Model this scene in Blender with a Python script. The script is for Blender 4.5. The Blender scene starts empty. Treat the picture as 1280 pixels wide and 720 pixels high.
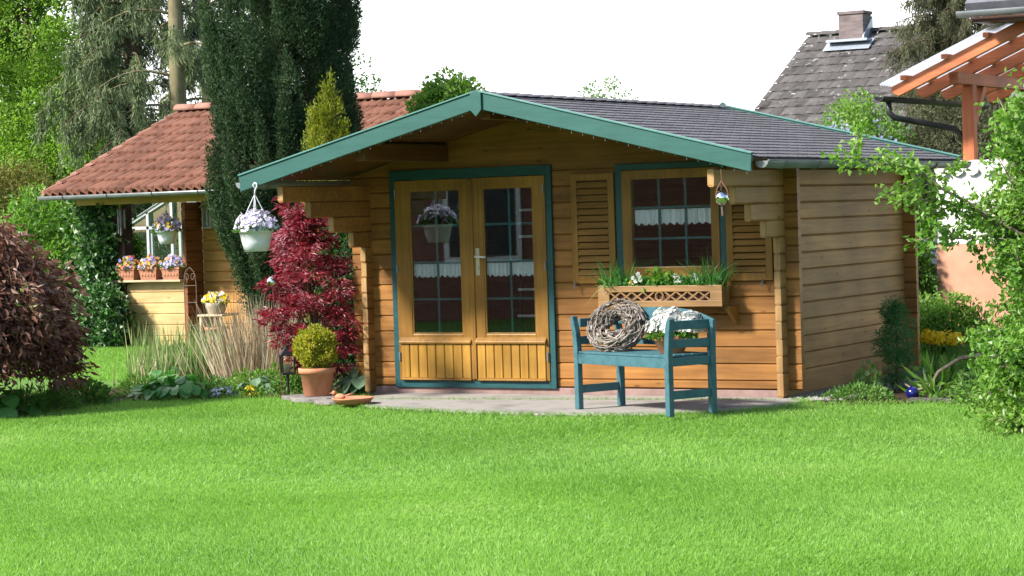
import bpy, math, random
import numpy as np
from mathutils import Vector, Matrix
R = random.Random(7)
rng = np.random.default_rng(11)
sc = bpy.context.scene
COL = sc.collection
rad = math.radians

# ------------------------------------------------------------------ mesh helpers
def _n(v):
    v = np.asarray(v, float); l = np.linalg.norm(v)
    return v / l if l > 1e-12 else v

def offset(parent):
    o = np.zeros(3)
    while parent is not None:
        o += np.array(parent.location); parent = parent.parent
    return o

class MB:
    """collects shapes, then links them as ONE mesh object"""
    def __init__(self, M=None):
        self.blocks = []; self.n = 0; self.M = M
    def add(self, V, F):
        V = np.asarray(V, float).reshape(-1, 3)
        self.blocks.append((V, F, self.n)); self.n += len(V)
    def box(self, x0, x1, y0, y1, z0, z1):
        V = [(x, y, z) for z in (z0, z1) for y in (y0, y1) for x in (x0, x1)]
        self.add(V, [(0, 2, 3, 1), (4, 5, 7, 6), (0, 1, 5, 4), (2, 6, 7, 3), (0, 4, 6, 2), (1, 3, 7, 5)])
    def bar(self, p, q, w, h, up=(0, 0, 1)):
        p = np.array(p, float); q = np.array(q, float); d = _n(q - p)
        up = np.array(up, float)
        if abs(d @ up) > .99: up = np.array((0, 1., 0))
        s = _n(np.cross(d, up)); u = np.cross(s, d)
        V = []
        for e in (p, q):
            for a, b in ((-1, -1), (1, -1), (1, 1), (-1, 1)):
                V.append(e + s * a * w / 2 + u * b * h / 2)
        self.add(V, [(0, 1, 2, 3), (7, 6, 5, 4), (0, 4, 5, 1), (1, 5, 6, 2), (2, 6, 7, 3), (3, 7, 4, 0)])
    def extrude(self, poly, axis_o, ux, uy, d):
        """polygon (2-D) in the plane (ux, uy) at axis_o, extruded along vector d"""
        o = np.array(axis_o, float); ux = np.array(ux, float); uy = np.array(uy, float); d = np.array(d, float)
        n = len(poly)
        V = [o + ux * a + uy * b for a, b in poly] + [o + ux * a + uy * b + d for a, b in poly]
        F = [tuple(range(n))[::-1], tuple(range(n, 2 * n))]
        for i in range(n):
            j = (i + 1) % n; F.append((i, j, n + j, n + i))
        self.add(V, F)
    def tube(self, pts, r, seg=8, cap=True):
        pts = [np.array(p, float) for p in pts]
        if not hasattr(r, '__len__'): r = [r] * len(pts)
        V = []; F = []
        t = _n(pts[1] - pts[0]); a = np.array((0, 0, 1.)) if abs(t[2]) < .9 else np.array((1., 0, 0))
        s = _n(np.cross(t, a))
        for i, p in enumerate(pts):
            t = _n(pts[min(i + 1, len(pts) - 1)] - pts[max(i - 1, 0)])
            s = _n(s - t * (s @ t)); b = np.cross(t, s)
            for k in range(seg):
                an = 2 * math.pi * k / seg
                V.append(p + (s * math.cos(an) + b * math.sin(an)) * r[i])
        for i in range(len(pts) - 1):
            for k in range(seg):
                k2 = (k + 1) % seg
                F.append((i * seg + k, i * seg + k2, (i + 1) * seg + k2, (i + 1) * seg + k))
        if cap:
            F.append(tuple(range(seg))[::-1]); F.append(tuple((len(pts) - 1) * seg + k for k in range(seg)))
        self.add(V, F)
    def lathe(self, prof, c, seg=24, cap=True, squash=(1, 1)):
        V = []; F = []
        for r_, z in prof:
            for k in range(seg):
                a = 2 * math.pi * k / seg
                V.append((c[0] + r_ * squash[0] * math.cos(a), c[1] + r_ * squash[1] * math.sin(a), c[2] + z))
        n = len(prof)
        for i in range(n - 1):
            for k in range(seg):
                k2 = (k + 1) % seg
                F.append((i * seg + k, i * seg + k2, (i + 1) * seg + k2, (i + 1) * seg + k))
        if cap:
            F.append(tuple(range(seg))[::-1]); F.append(tuple((n - 1) * seg + k for k in range(seg)))
        self.add(V, F)
    def sphere(self, c, r, seg=16, rings=10, sq=(1, 1, 1)):
        V = []; F = []
        for i in range(rings + 1):
            th = math.pi * i / rings
            for k in range(seg):
                a = 2 * math.pi * k / seg
                V.append((c[0] + r * sq[0] * math.sin(th) * math.cos(a), c[1] + r * sq[1] * math.sin(th) * math.sin(a), c[2] - r * sq[2] * math.cos(th)))
        for i in range(rings):
            for k in range(seg):
                k2 = (k + 1) % seg
                F.append((i * seg + k, i * seg + k2, (i + 1) * seg + k2, (i + 1) * seg + k))
        self.add(V, F)
    def grid(self, V, nu, nv):
        F = []
        idx = np.arange(nu * nv).reshape(nu, nv)
        F = np.stack([idx[:-1, :-1], idx[1:, :-1], idx[1:, 1:], idx[:-1, 1:]], -1).reshape(-1, 4)
        self.add(V, F)
    def build(self, name, mat, parent=None, smooth=False, bevel=0, solid=0):
        if not self.blocks: self.add([(0, 0, -9), (0, .001, -9), (.001, 0, -9)], [(0, 1, 2)])
        V = np.concatenate([b[0] for b in self.blocks])
        if self.M is not None:
            V = V @ self.M[:3, :3].T + self.M[:3, 3]
        V = V - offset(parent)
        loops = []; tot = []
        for _, F, n0 in self.blocks:
            if isinstance(F, np.ndarray):
                loops.append((F + n0).reshape(-1)); tot.append(np.full(len(F), F.shape[1]))
            else:
                loops.append(np.concatenate([np.array(f) for f in F]) + n0); tot.append(np.array([len(f) for f in F]))
        L = np.concatenate(loops).astype(np.int32); T = np.concatenate(tot).astype(np.int32)
        me = bpy.data.meshes.new(name)
        me.vertices.add(len(V)); me.vertices.foreach_set('co', V.astype(np.float32).ravel())
        me.loops.add(len(L)); me.loops.foreach_set('vertex_index', L)
        me.polygons.add(len(T)); st = np.concatenate([[0], np.cumsum(T)[:-1]]).astype(np.int32)
        me.polygons.foreach_set('loop_start', st)
        try: me.polygons.foreach_set('loop_total', T)
        except Exception: pass
        me.polygons.foreach_set('use_smooth', np.full(len(T), bool(smooth)))
        me.update(calc_edges=True); me.validate()
        if mat: me.materials.append(mat)
        o = bpy.data.objects.new(name, me); COL.objects.link(o)
        if parent is not None: o.parent = parent
        if bevel:
            m = o.modifiers.new('bevel', 'BEVEL'); m.width = bevel; m.segments = 2; m.limit_method = 'ANGLE'; m.angle_limit = rad(40)
        if solid:
            m = o.modifiers.new('solid', 'SOLIDIFY'); m.thickness = solid; m.offset = 0
        return o

def tag(o, label=None, cat=None, group=None, kind=None):
    if label: o['label'] = label
    if cat: o['category'] = cat
    if group: o['group'] = group
    if kind: o['kind'] = kind
    return o
def thing(name, label, cat, loc=(0, 0, 0), group=None):
    o = bpy.data.objects.new(name, None); COL.objects.link(o); o.location = loc
    o.empty_display_size = .1
    return tag(o, label, cat, group)
def rotM(ang, loc):
    c, s = math.cos(ang), math.sin(ang)
    return np.array([[c, -s, 0, loc[0]], [s, c, 0, loc[1]], [0, 0, 1, loc[2]], [0, 0, 0, 1.]])

# ------------------------------------------------------------------ materials
MATS = {}
def nodes(name):
    m = bpy.data.materials.new(name); m.use_nodes = True
    nt = m.node_tree; b = nt.nodes['Principled BSDF']
    return m, nt, b
def N(nt, t, **kw):
    n = nt.nodes.new(t)
    for k, v in kw.items(): setattr(n, k, v)
    return n
def c4(c): return (c[0], c[1], c[2], 1)
def ramp(nt, stops, interp='LINEAR'):
    r = N(nt, 'ShaderNodeValToRGB'); cr = r.color_ramp; cr.interpolation = interp
    while len(cr.elements) < len(stops): cr.elements.new(.5)
    for e, (p, c) in zip(cr.elements, stops):
        e.position = p; e.color = c4(c) if c[0] == c[1] == c[2] else c4(tuple(x * .72 for x in c))
    return r
def pos(nt, scale, rot=(0, 0, 0)):
    g = N(nt, 'ShaderNodeNewGeometry'); mp = N(nt, 'ShaderNodeMapping')
    mp.inputs['Scale'].default_value = scale; mp.inputs['Rotation'].default_value = rot
    nt.links.new(g.outputs['Position'], mp.inputs['Vector'])
    return mp.outputs['Vector'], g
def surf(name, c1, c2, scale=(8, 8, 8), rough=.6, bump=.0, island=.0, metal=0., spec=.3, c3=None, detail=6, bscale=None, bdist=.01):
    """two or three tone noise surface with value change per loose piece"""
    m, nt, b = nodes(name); l = nt.links
    v, g = pos(nt, scale)
    nz = N(nt, 'ShaderNodeTexNoise'); nz.inputs['Scale'].default_value = 1; nz.inputs['Detail'].default_value = detail
    nz.inputs['Roughness'].default_value = .65
    l.new(v, nz.inputs['Vector'])
    st = [(.3, c1), (.7, c2)] if c3 is None else [(.28, c1), (.52, c2), (.72, c3)]
    r = ramp(nt, st); l.new(nz.outputs['Fac'], r.inputs['Fac'])
    out = r.outputs['Color']
    if island:
        hs = N(nt, 'ShaderNodeHueSaturation'); mr = N(nt, 'ShaderNodeMapRange')
        mr.inputs['To Min'].default_value = 1 - island; mr.inputs['To Max'].default_value = 1 + island
        l.new(g.outputs['Random Per Island'], mr.inputs['Value']); l.new(mr.outputs['Result'], hs.inputs['Value'])
        l.new(out, hs.inputs['Color']); out = hs.outputs['Color']
    l.new(out, b.inputs['Base Color'])
    b.inputs['Roughness'].default_value = rough; b.inputs['Metallic'].default_value = metal
    b.inputs['Specular IOR Level'].default_value = spec
    if bump:
        bn = N(nt, 'ShaderNodeBump'); bn.inputs['Strength'].default_value = bump; bn.inputs['Distance'].default_value = bdist
        if bscale:
            v2, _ = pos(nt, bscale); n2 = N(nt, 'ShaderNodeTexNoise'); n2.inputs['Scale'].default_value = 1; n2.inputs['Detail'].default_value = 5
            l.new(v2, n2.inputs['Vector']); l.new(n2.outputs['Fac'], bn.inputs['Height'])
        else: l.new(nz.outputs['Fac'], bn.inputs['Height'])
        l.new(bn.outputs['Normal'], b.inputs['Normal'])
    return m
def wood(name, c1, c2, along='x', rough=.5, island=.12, knots=True, spec=.3):
    """stained softwood: grain streaks along one axis, small dark knots, each board a little different"""
    m, nt, b = nodes(name); l = nt.links
    lo, hi = 1.3, 26
    s = {'x': (lo, hi, hi), 'y': (hi, lo, hi), 'z': (hi, hi, lo)}[along]
    v, g = pos(nt, s)
    add = N(nt, 'ShaderNodeVectorMath', operation='ADD'); mul = N(nt, 'ShaderNodeMath', operation='MULTIPLY'); mul.inputs[1].default_value = 37
    l.new(g.outputs['Random Per Island'], mul.inputs[0]); l.new(v, add.inputs[0]); l.new(mul.outputs[0], add.inputs[1])
    nz = N(nt, 'ShaderNodeTexNoise'); nz.inputs['Scale'].default_value = 1; nz.inputs['Detail'].default_value = 5
    nz.inputs['Distortion'].default_value = .6
    l.new(add.outputs[0], nz.inputs['Vector'])
    r = ramp(nt, [(.3, c1), (.68, c2)]); l.new(nz.outputs['Fac'], r.inputs['Fac'])
    # blotchy weathering of the stain
    v3, _ = pos(nt, (1.7, 1.7, 2.3)); n3 = N(nt, 'ShaderNodeTexNoise'); n3.inputs['Scale'].default_value = 1; n3.inputs['Detail'].default_value = 4
    l.new(v3, n3.inputs['Vector'])
    mr3 = N(nt, 'ShaderNodeMapRange'); mr3.inputs['From Min'].default_value = .3; mr3.inputs['From Max'].default_value = .7
    mr3.inputs['To Min'].default_value = .72; mr3.inputs['To Max'].default_value = 1.22
    l.new(n3.outputs['Fac'], mr3.inputs['Value'])
    hs = N(nt, 'ShaderNodeHueSaturation'); mr = N(nt, 'ShaderNodeMapRange')
    mr.inputs['To Min'].default_value = 1 - island; mr.inputs['To Max'].default_value = 1 + island
    l.new(g.outputs['Random Per Island'], mr.inputs['Value'])
    mm = N(nt, 'ShaderNodeMath', operation='MULTIPLY'); l.new(mr.outputs['Result'], mm.inputs[0]); l.new(mr3.outputs['Result'], mm.inputs[1])
    l.new(mm.outputs[0], hs.inputs['Value']); l.new(r.outputs['Color'], hs.inputs['Color'])
    out = hs.outputs['Color']
    if knots:
        ks = {'x': (3.2, 9, 9), 'y': (9, 3.2, 9), 'z': (9, 9, 3.2)}[along]
        v2, _ = pos(nt, ks); vo = N(nt, 'ShaderNodeTexVoronoi'); vo.inputs['Scale'].default_value = 1
        l.new(v2, vo.inputs['Vector'])
        kr = ramp(nt, [(.0, (1, 1, 1)), (.07, (.6, .6, .6)), (.13, (0, 0, 0))]); l.new(vo.outputs['Distance'], kr.inputs['Fac'])
        mx = N(nt, 'ShaderNodeMix', data_type='RGBA'); l.new(kr.outputs['Color'], mx.inputs[0]); l.new(out, mx.inputs[6])
        mx.inputs[7].default_value = c4(tuple(x * .35 for x in c1)); out = mx.outputs[2]
    l.new(out, b.inputs['Base Color']); b.inputs['Roughness'].default_value = rough; b.inputs['Specular IOR Level'].default_value = spec
    bn = N(nt, 'ShaderNodeBump'); bn.inputs['Strength'].default_value = .25; bn.inputs['Distance'].default_value = .004
    l.new(nz.outputs['Fac'], bn.inputs['Height']); l.new(bn.outputs['Normal'], b.inputs['Normal'])
    return m
def leafmat(name, stops, transl=.35, rough=.5, patch=None, interp='LINEAR', spec=.25, tint=None):
    """leaf: colour per leaf from a ramp, shifted by a slow noise over the plant, lets some light through"""
    m, nt, b = nodes(name); l = nt.links
    g = N(nt, 'ShaderNodeNewGeometry')
    fac = g.outputs['Random Per Island']
    if patch:
        v, _ = pos(nt, (patch, patch, patch)); nz = N(nt, 'ShaderNodeTexNoise'); nz.inputs['Scale'].default_value = 1; nz.inputs['Detail'].default_value = 3
        l.new(v, nz.inputs['Vector'])
        mr = N(nt, 'ShaderNodeMapRange'); mr.inputs['From Min'].default_value = .32; mr.inputs['From Max'].default_value = .68
        l.new(nz.outputs['Fac'], mr.inputs['Value'])
        mx = N(nt, 'ShaderNodeMix', data_type='FLOAT'); mx.inputs[0].default_value = .5
        l.new(fac, mx.inputs[2]); l.new(mr.outputs['Result'], mx.inputs[3]); fac = mx.outputs[0]
    r = ramp(nt, stops, interp); l.new(fac, r.inputs['Fac'])
    l.new(r.outputs['Color'], b.inputs['Base Color']); b.inputs['Roughness'].default_value = rough
    b.inputs['Specular IOR Level'].default_value = spec
    tr = N(nt, 'ShaderNodeBsdfTranslucent'); hs = N(nt, 'ShaderNodeHueSaturation'); hs.inputs['Value'].default_value = 1.25; hs.inputs['Saturation'].default_value = 1.1
    l.new(r.outputs['Color'], hs.inputs['Color']); l.new(hs.outputs['Color'], tr.inputs['Color'])
    mix = N(nt, 'ShaderNodeMixShader'); mix.inputs[0].default_value = transl
    out = nt.nodes['Material Output']
    l.new(b.outputs[0], mix.inputs[1]); l.new(tr.outputs[0], mix.inputs[2]); l.new(mix.outputs[0], out.inputs['Surface'])
    return m
def plain(name, c, rough=.5, metal=0., spec=.4, var=.12, s=14):
    return surf(name, tuple(x * (1 - var) for x in c), tuple(min(1, x * (1 + var)) for x in c), (s, s, s), rough, metal=metal, spec=spec)

LOGC1, LOGC2 = (.215, .090, .020), (.345, .155, .039)
M = {}
M['log_x'] = wood('log_stained', LOGC1, LOGC2, 'x', island=.2)
M['log_y'] = wood('log_stained_lifted', (.285, .143, .045), (.43, .228, .077), 'y', rough=.6)  # paler than the front logs, colour raised to offset the shade on this wall
M['log_end'] = wood('log_end_cut', (.32, .17, .06), (.47, .29, .12), 'z', knots=False)
M['trim_wood'] = wood('trim_honey', (.235, .112, .022), (.34, .172, .036), 'z', island=.05, knots=False, rough=.4)
M['panel_wood'] = wood('panel_honey', (.33, .165, .027), (.46, .245, .045), 'z', island=.08, knots=False, rough=.4)
M['shutter_wood'] = wood('shutter_wood', (.27, .135, .036), (.39, .21, .062), 'x', island=.06, knots=False)
M['box_wood'] = wood('flower_box_wood', (.215, .118, .044), (.33, .19, .075), 'x', island=.06, knots=False)
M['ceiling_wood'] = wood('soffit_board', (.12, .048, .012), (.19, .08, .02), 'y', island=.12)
M['green_paint'] = surf('green_paint_door', (.010, .062, .070), (.017, .092, .102), (6, 6, 30), .42, .15, island=.05, spec=.4)
M['bar_paint'] = surf('glazing_bar_paint', (.045, .20, .20), (.07, .26, .26), (8, 8, 8), .45, spec=.4)
M['fascia_green'] = surf('green_paint_bargeboard', (.017, .088, .074), (.027, .118, .098), (3, 18, 18), .5, .15, island=.04, spec=.35)
M['fascia_edge'] = surf('green_paint_top_edge', (.06, .19, .17), (.09, .24, .21), (4, 18, 18), .5)
M['bench_paint'] = surf('blue_green_paint', (.026, .095, .116), (.062, .158, .188), (9, 9, 9), .5, .3, island=.10, c3=(.037, .121, .147))
M['shingle'] = surf('bitumen_shingle', (.085, .082, .092), (.165, .158, .172), (60, 60, 60), .95, .3, island=.16, spec=.15)
M['zinc'] = surf('zinc_gutter', (.17, .19, .20), (.28, .30, .31), (5, 5, 5), .45, island=.12, metal=.4, spec=.5)
M['zinc_dull'] = surf('zinc_weathered', (.16, .17, .165), (.26, .27, .26), (5, 5, 5), .6, island=.14, metal=.2)
M['white_plastic'] = plain('white_plastic', (.78, .79, .86), .35)
M['white_paint'] = plain('white_paint', (.72, .70, .66), .5)
M['cream_metal'] = plain('cream_handle', (.62, .56, .42), .35, .3)
M['terracotta'] = surf('terracotta', (.47, .17, .085), (.62, .27, .15), (9, 9, 9), .8, .15, spec=.2, c3=(.55, .22, .12))
M['terracotta_dark'] = surf('terracotta_relief', (.36, .14, .08), (.55, .27, .17), (60, 60, 60), .85, .6, spec=.2)
M['soil'] = surf('dark_soil', (.035, .022, .014), (.085, .055, .035), (14, 14, 14), .95, .8, spec=.1, bdist=.03)
M['bark'] = surf('bark_brown', (.07, .045, .03), (.17, .12, .08), (14, 14, 3), .95, .8, spec=.1)
M['bark_mossy'] = surf('bark_mossy', (.09, .075, .045), (.24, .21, .12), (5, 5, 1.6), .95, 1., spec=.1, c3=(.15, .15, .055))
M['twig'] = surf('bare_twig', (.12, .095, .07), (.30, .25, .19), (20, 20, 20), .9, island=.3, spec=.1)
M['wreath_twig'] = surf('wreath_twig', (.13, .10, .085), (.40, .35, .30), (30, 30, 30), .85, island=.55, spec=.15)
M['concrete'] = surf('terrace_concrete', (.19, .17, .155), (.36, .335, .305), (2.2, 2.2, 2.2), .9, .3, spec=.15, c3=(.27, .25, .225), detail=10)
M['plinth'] = surf('plinth_mauve', (.25, .16, .14), (.38, .26, .23), (6, 6, 6), .9, .3, spec=.1)
M['slate_slab'] = surf('flagstone', (.17, .15, .14), (.36, .33, .30), (16, 16, 16), .85, .5, island=.25, spec=.2)
M['dark_stone'] = surf('edging_dark', (.05, .045, .045), (.12, .11, .105), (16, 16, 16), .9, .5)
M['gravel'] = surf('gravel', (.20, .18, .16), (.44, .41, .37), (25, 25, 25), .9, .3, island=.45, spec=.15)
M['boulder'] = surf('boulder', (.24, .23, .21), (.46, .44, .40), (8, 8, 8), .9, .7, spec=.15, bdist=.03)
M['dark_metal'] = plain('black_metal', (.018, .018, .02), .45, .3)
M['black_plastic'] = plain('black_plastic', (.02, .02, .022), .5)
M['iron_grey'] = plain('grey_iron', (.13, .13, .13), .6, .2)
M['rust'] = plain('rusty_iron', (.16, .11, .085), .8)
M['chrome'] = plain('mirror_ball', (.85, .85, .86), .06, 1., var=.02)
M['tile_red'] = surf('clay_pantile', (.145, .060, .038), (.285, .13, .084), (5, 5, 5), .85, .3, island=.24, spec=.15, c3=(.235, .10, .064), detail=9)
M['ridge_red'] = surf('clay_ridge_tile', (.26, .115, .08), (.36, .18, .13), (8, 8, 8), .75, .3, island=.12)
M['tile_dark'] = surf('old_concrete_tile', (.045, .04, .038), (.115, .105, .10), (1.7, 1.7, 3), .95, .4, island=.25, c3=(.07, .063, .06), spec=.1, detail=9)
_m = M['tile_dark']; _nt = _m.node_tree; _b = _nt.nodes['Principled BSDF']; _src = _b.inputs['Base Color'].links[0].from_socket
_v, _ = pos(_nt, (4.5, 4.5, 4.5)); _n2 = N(_nt, 'ShaderNodeTexNoise'); _n2.inputs['Scale'].default_value = 1; _n2.inputs['Detail'].default_value = 8; _n2.inputs['Roughness'].default_value = .75; _nt.links.new(_v, _n2.inputs['Vector'])
_r = ramp(_nt, [(.60, (0, 0, 0)), (.66, (1, 1, 1))]); _nt.links.new(_n2.outputs['Fac'], _r.inputs['Fac'])
_x = N(_nt, 'ShaderNodeMix', data_type='RGBA'); _nt.links.new(_r.outputs['Color'], _x.inputs[0]); _nt.links.new(_src, _x.inputs[6]); _x.inputs[7].default_value = (.36, .35, .31, 1); _nt.links.new(_x.outputs[2], _b.inputs['Base Color'])
M['lichen'] = surf('lichen', (.40, .40, .36), (.58, .58, .53), (5, 5, 5), .95, island=.3)
M['chimney_brick'] = surf('chimney_brick', (.12, .09, .09), (.24, .19, .18), (3, 3, 12), .9, .5)
M['lead'] = plain('lead_flashing', (.42, .46, .52), .45, .4)
M['orange_timber'] = wood('orange_stained_timber', (.40, .11, .04), (.52, .165, .062), 'y', island=.06, knots=False)
M['orange_rafter'] = wood('orange_stained_rafter', (.42, .12, .045), (.56, .18, .07), 'x', island=.06, knots=False)
M['orange_post'] = wood('orange_stained_post', (.42, .11, .04), (.56, .17, .065), 'z', island=.06, knots=False)
M['shed_wall'] = wood('shed_board_orange', (.44, .20, .05), (.60, .31, .09), 'x', island=.1)
M['shed_pale'] = wood('shed_board_pale', (.52, .34, .14), (.68, .47, .22), 'x', island=.08)
M['shed_dark'] = wood('shed_board_shaded', (.18, .06, .022), (.30, .11, .04), 'y', island=.15)  # darker copy of the shed boards, shade of the turned face in its colour
M['yellow_beam'] = wood('yellow_beam', (.42, .26, .05), (.55, .36, .08), 'x', island=.05, knots=False)
M['shelf'] = wood('shelf_board', (.45, .34, .20), (.60, .47, .30), 'x', island=.05, knots=False)
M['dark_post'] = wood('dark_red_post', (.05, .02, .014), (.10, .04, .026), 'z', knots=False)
M['alu'] = plain('greenhouse_aluminium', (.50, .52, .53), .45, .5)
M['render_white'] = surf('white_render', (.76, .75, .71), (.84, .83, .80), (5, 5, 5), .9, .2)
M['render_orange'] = surf('orange_wall_base', (.56, .27, .17), (.68, .36, .24), (5, 5, 5), .9, .3)
M['coping'] = plain('wall_coping', (.60, .58, .55), .8)
M['blue_glass'] = plain('blue_glazed_ball', (.006, .008, .12), .08, spec=.8)
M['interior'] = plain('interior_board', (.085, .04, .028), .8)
M['grey_roofing'] = surf('grey_roof_tile', (.12, .12, .14), (.20, .20, .23), (6, 6, 6), .8, .3)
M['fixture_white'] = plain('white_lamp_housing', (.80, .80, .80), .4)
M['wicker'] = surf('wicker', (.33, .26, .19), (.52, .43, .33), (40, 40, 40), .85, .6)
M['pink_rod'] = plain('red_rod', (.17, .04, .045), .6)
M['brick_dark'] = surf('brick_wall', (.14, .058, .042), (.25, .11, .08), (4, 4, 14), .9, .4)
M['rope'] = plain('cord', (.24, .10, .07), .8)
M['red_box'] = plain('blue_grey_panel', (.16, .21, .30), .6)

# glass: clear with a fresnel reflection
def glassmat(name, tint=(1, 1, 1), base=.035):
    m, nt, b = nodes(name); l = nt.links; nt.nodes.remove(b)
    tr = N(nt, 'ShaderNodeBsdfTransparent'); tr.inputs['Color'].default_value = c4(tint)
    gl = N(nt, 'ShaderNodeBsdfGlossy'); gl.inputs['Roughness'].default_value = .015; gl.inputs['Color'].default_value = (.9, .95, 1, 1)
    fr = N(nt, 'ShaderNodeFresnel'); fr.inputs['IOR'].default_value = 1.8
    mx = N(nt, 'ShaderNodeMixShader'); l.new(fr.outputs[0], mx.inputs[0]); l.new(tr.outputs[0], mx.inputs[1]); l.new(gl.outputs[0], mx.inputs[2])
    l.new(mx.outputs[0], nt.nodes['Material Output'].inputs['Surface'])
    return m
M['glass'] = glassmat('window_glass', (.93, .95, .95))
M['greenhouse_glass'] = glassmat('greenhouse_glass', (.85, .93, .90))
def lacemat():
    m, nt, b = nodes('lace'); l = nt.links
    v, g = pos(nt, (62, 62, 62)); vo = N(nt, 'ShaderNodeTexVoronoi'); vo.inputs['Scale'].default_value = 1; l.new(v, vo.inputs['Vector'])
    r = ramp(nt, [(.0, (.25, .25, .25)), (.12, (.4, .4, .4)), (.2, (1, 1, 1))]); l.new(vo.outputs['Distance'], r.inputs['Fac'])
    b.inputs['Base Color'].default_value = (.93, .93, .95, 1); b.inputs['Roughness'].default_value = .9
    tr = N(nt, 'ShaderNodeBsdfTransparent'); mx = N(nt, 'ShaderNodeMixShader')
    l.new(r.outputs['Color'], mx.inputs[0]); l.new(tr.outputs[0], mx.inputs[1]); l.new(b.outputs[0], mx.inputs[2])
    l.new(mx.outputs[0], nt.nodes['Material Output'].inputs['Surface'])
    return m
M['lace'] = lacemat()
def corrmat():
    m, nt, b = nodes('corrugated_sheet'); l = nt.links
    b.inputs['Base Color'].default_value = (.62, .64, .68, 1); b.inputs['Roughness'].default_value = .35
    tr = N(nt, 'ShaderNodeBsdfTranslucent'); tr.inputs['Color'].default_value = (.90, .91, .95, 1)
    mx = N(nt, 'ShaderNodeMixShader'); mx.inputs[0].default_value = .75
    l.new(b.outputs[0], mx.inputs[1]); l.new(tr.outputs[0], mx.inputs[2]); l.new(mx.outputs[0], nt.nodes['Material Output'].inputs['Surface'])
    return m
M['corrugated'] = corrmat()

M['greenhouse_sheet'] = plain('frosted_panel', (.33, .36, .36), .3)
# leaves
L = {}
L['grass'] = leafmat('grass_blades', [(0, (.165, .335, .055)), (.42, (.25, .475, .086)), (.78, (.315, .555, .115)), (.94, (.40, .59, .165)), (1, (.52, .56, .27))], .52, .45, patch=.55)
L['beech'] = leafmat('leaf_bright', [(0, (.12, .26, .03)), (.5, (.26, .45, .06)), (1, (.44, .60, .15))], .45, patch=.35)
L['midgreen'] = leafmat('leaf_mid', [(0, (.05, .14, .02)), (.6, (.11, .25, .035)), (1, (.21, .36, .07))], .4, patch=.5)
L['spruce'] = leafmat('needle_grey_green', [(0, (.075, .115, .048)), (.6, (.19, .245, .115)), (1, (.34, .40, .20))], .25, .7, patch=.6)
L['spruce_blue'] = leafmat('needle_dark', [(0, (.012, .03, .025)), (.6, (.03, .06, .05)), (1, (.07, .11, .09))], .2, .7, patch=.6)
L['cypress'] = leafmat('scale_dark_green', [(0, (.014, .036, .012)), (.5, (.040, .082, .028)), (.85, (.085, .145, .058)), (1, (.16, .22, .10))], .22, .65, patch=1.2)
L['gold'] = leafmat('scale_gold', [(0, (.10, .14, .012)), (.5, (.24, .28, .025)), (1, (.42, .42, .05))], .35, patch=5)
L['goldbush'] = leafmat('leaf_olive_gold', [(0, (.07, .09, .015)), (.5, (.16, .16, .03)), (1, (.24, .21, .05))], .35, patch=1.2)
L['copper'] = leafmat('leaf_copper', [(0, (.075, .036, .024)), (.40, (.19, .078, .050)), (.72, (.32, .15, .105)), (.86, (.46, .30, .23)), (1, (.30, .33, .10))], .4, .4, patch=1.5, spec=.45)
L['maple'] = leafmat('leaf_red', [(0, (.08, .010, .018)), (.4, (.27, .026, .042)), (.68, (.44, .07, .09)), (.84, (.58, .25, .30)), (1, (.72, .48, .55))], .42, .4, patch=2.5, spec=.4)
L['ivy'] = leafmat('leaf_ivy', [(0, (.025, .09, .018)), (.45, (.07, .19, .04)), (.78, (.15, .31, .09)), (.92, (.45, .55, .33)), (1, (.5, .6, .4))], .3, .35, spec=.5)
L['fresh'] = leafmat('leaf_fresh', [(0, (.08, .20, .025)), (.5, (.17, .35, .05)), (.85, (.30, .48, .10)), (1, (.42, .56, .17))], .45, .4, patch=1.5, spec=.35)
L['pale'] = leafmat('leaf_pale', [(0, (.16, .28, .10)), (1, (.34, .46, .22))], .5)
L['larch'] = leafmat('needle_olive', [(0, (.06, .07, .032)), (.6, (.14, .15, .075)), (1, (.26, .25, .15))], .3, .7, patch=.6)
L['hedge'] = leafmat('leaf_hedge_dark', [(0, (.015, .05, .015)), (.6, (.035, .10, .025)), (1, (.08, .17, .05))], .3, patch=.8)
L['potshrub'] = leafmat('leaf_yellow_green', [(0, (.17, .23, .02)), (.5, (.42, .44, .04)), (1, (.66, .58, .10))], .4, patch=7)
L['hosta'] = leafmat('leaf_broad', [(0, (.06, .21, .035)), (.6, (.12, .35, .07)), (1, (.25, .48, .15))], .35, .4, spec=.4)
L['bluehosta'] = leafmat('leaf_blue_grey', [(0, (.10, .20, .11)), (1, (.26, .38, .24))], .3, .4)
L['strap'] = leafmat('leaf_strap', [(0, (.09, .21, .04)), (.5, (.22, .37, .10)), (.8, (.38, .46, .18)), (1, (.56, .50, .30))], .35)
L['straw'] = leafmat('stem_straw', [(0, (.30, .22, .13)), (.5, (.54, .43, .27)), (1, (.76, .66, .48))], .2, .6)
L['cover'] = leafmat('leaf_ground_cover', [(0, (.05, .14, .022)), (.5, (.12, .27, .045)), (1, (.25, .39, .10))], .35, patch=2.5)
L['moss'] = leafmat('leaf_conifer_soft', [(0, (.03, .11, .03)), (.6, (.07, .21, .06)), (1, (.14, .30, .12))], .3, patch=6)
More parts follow.
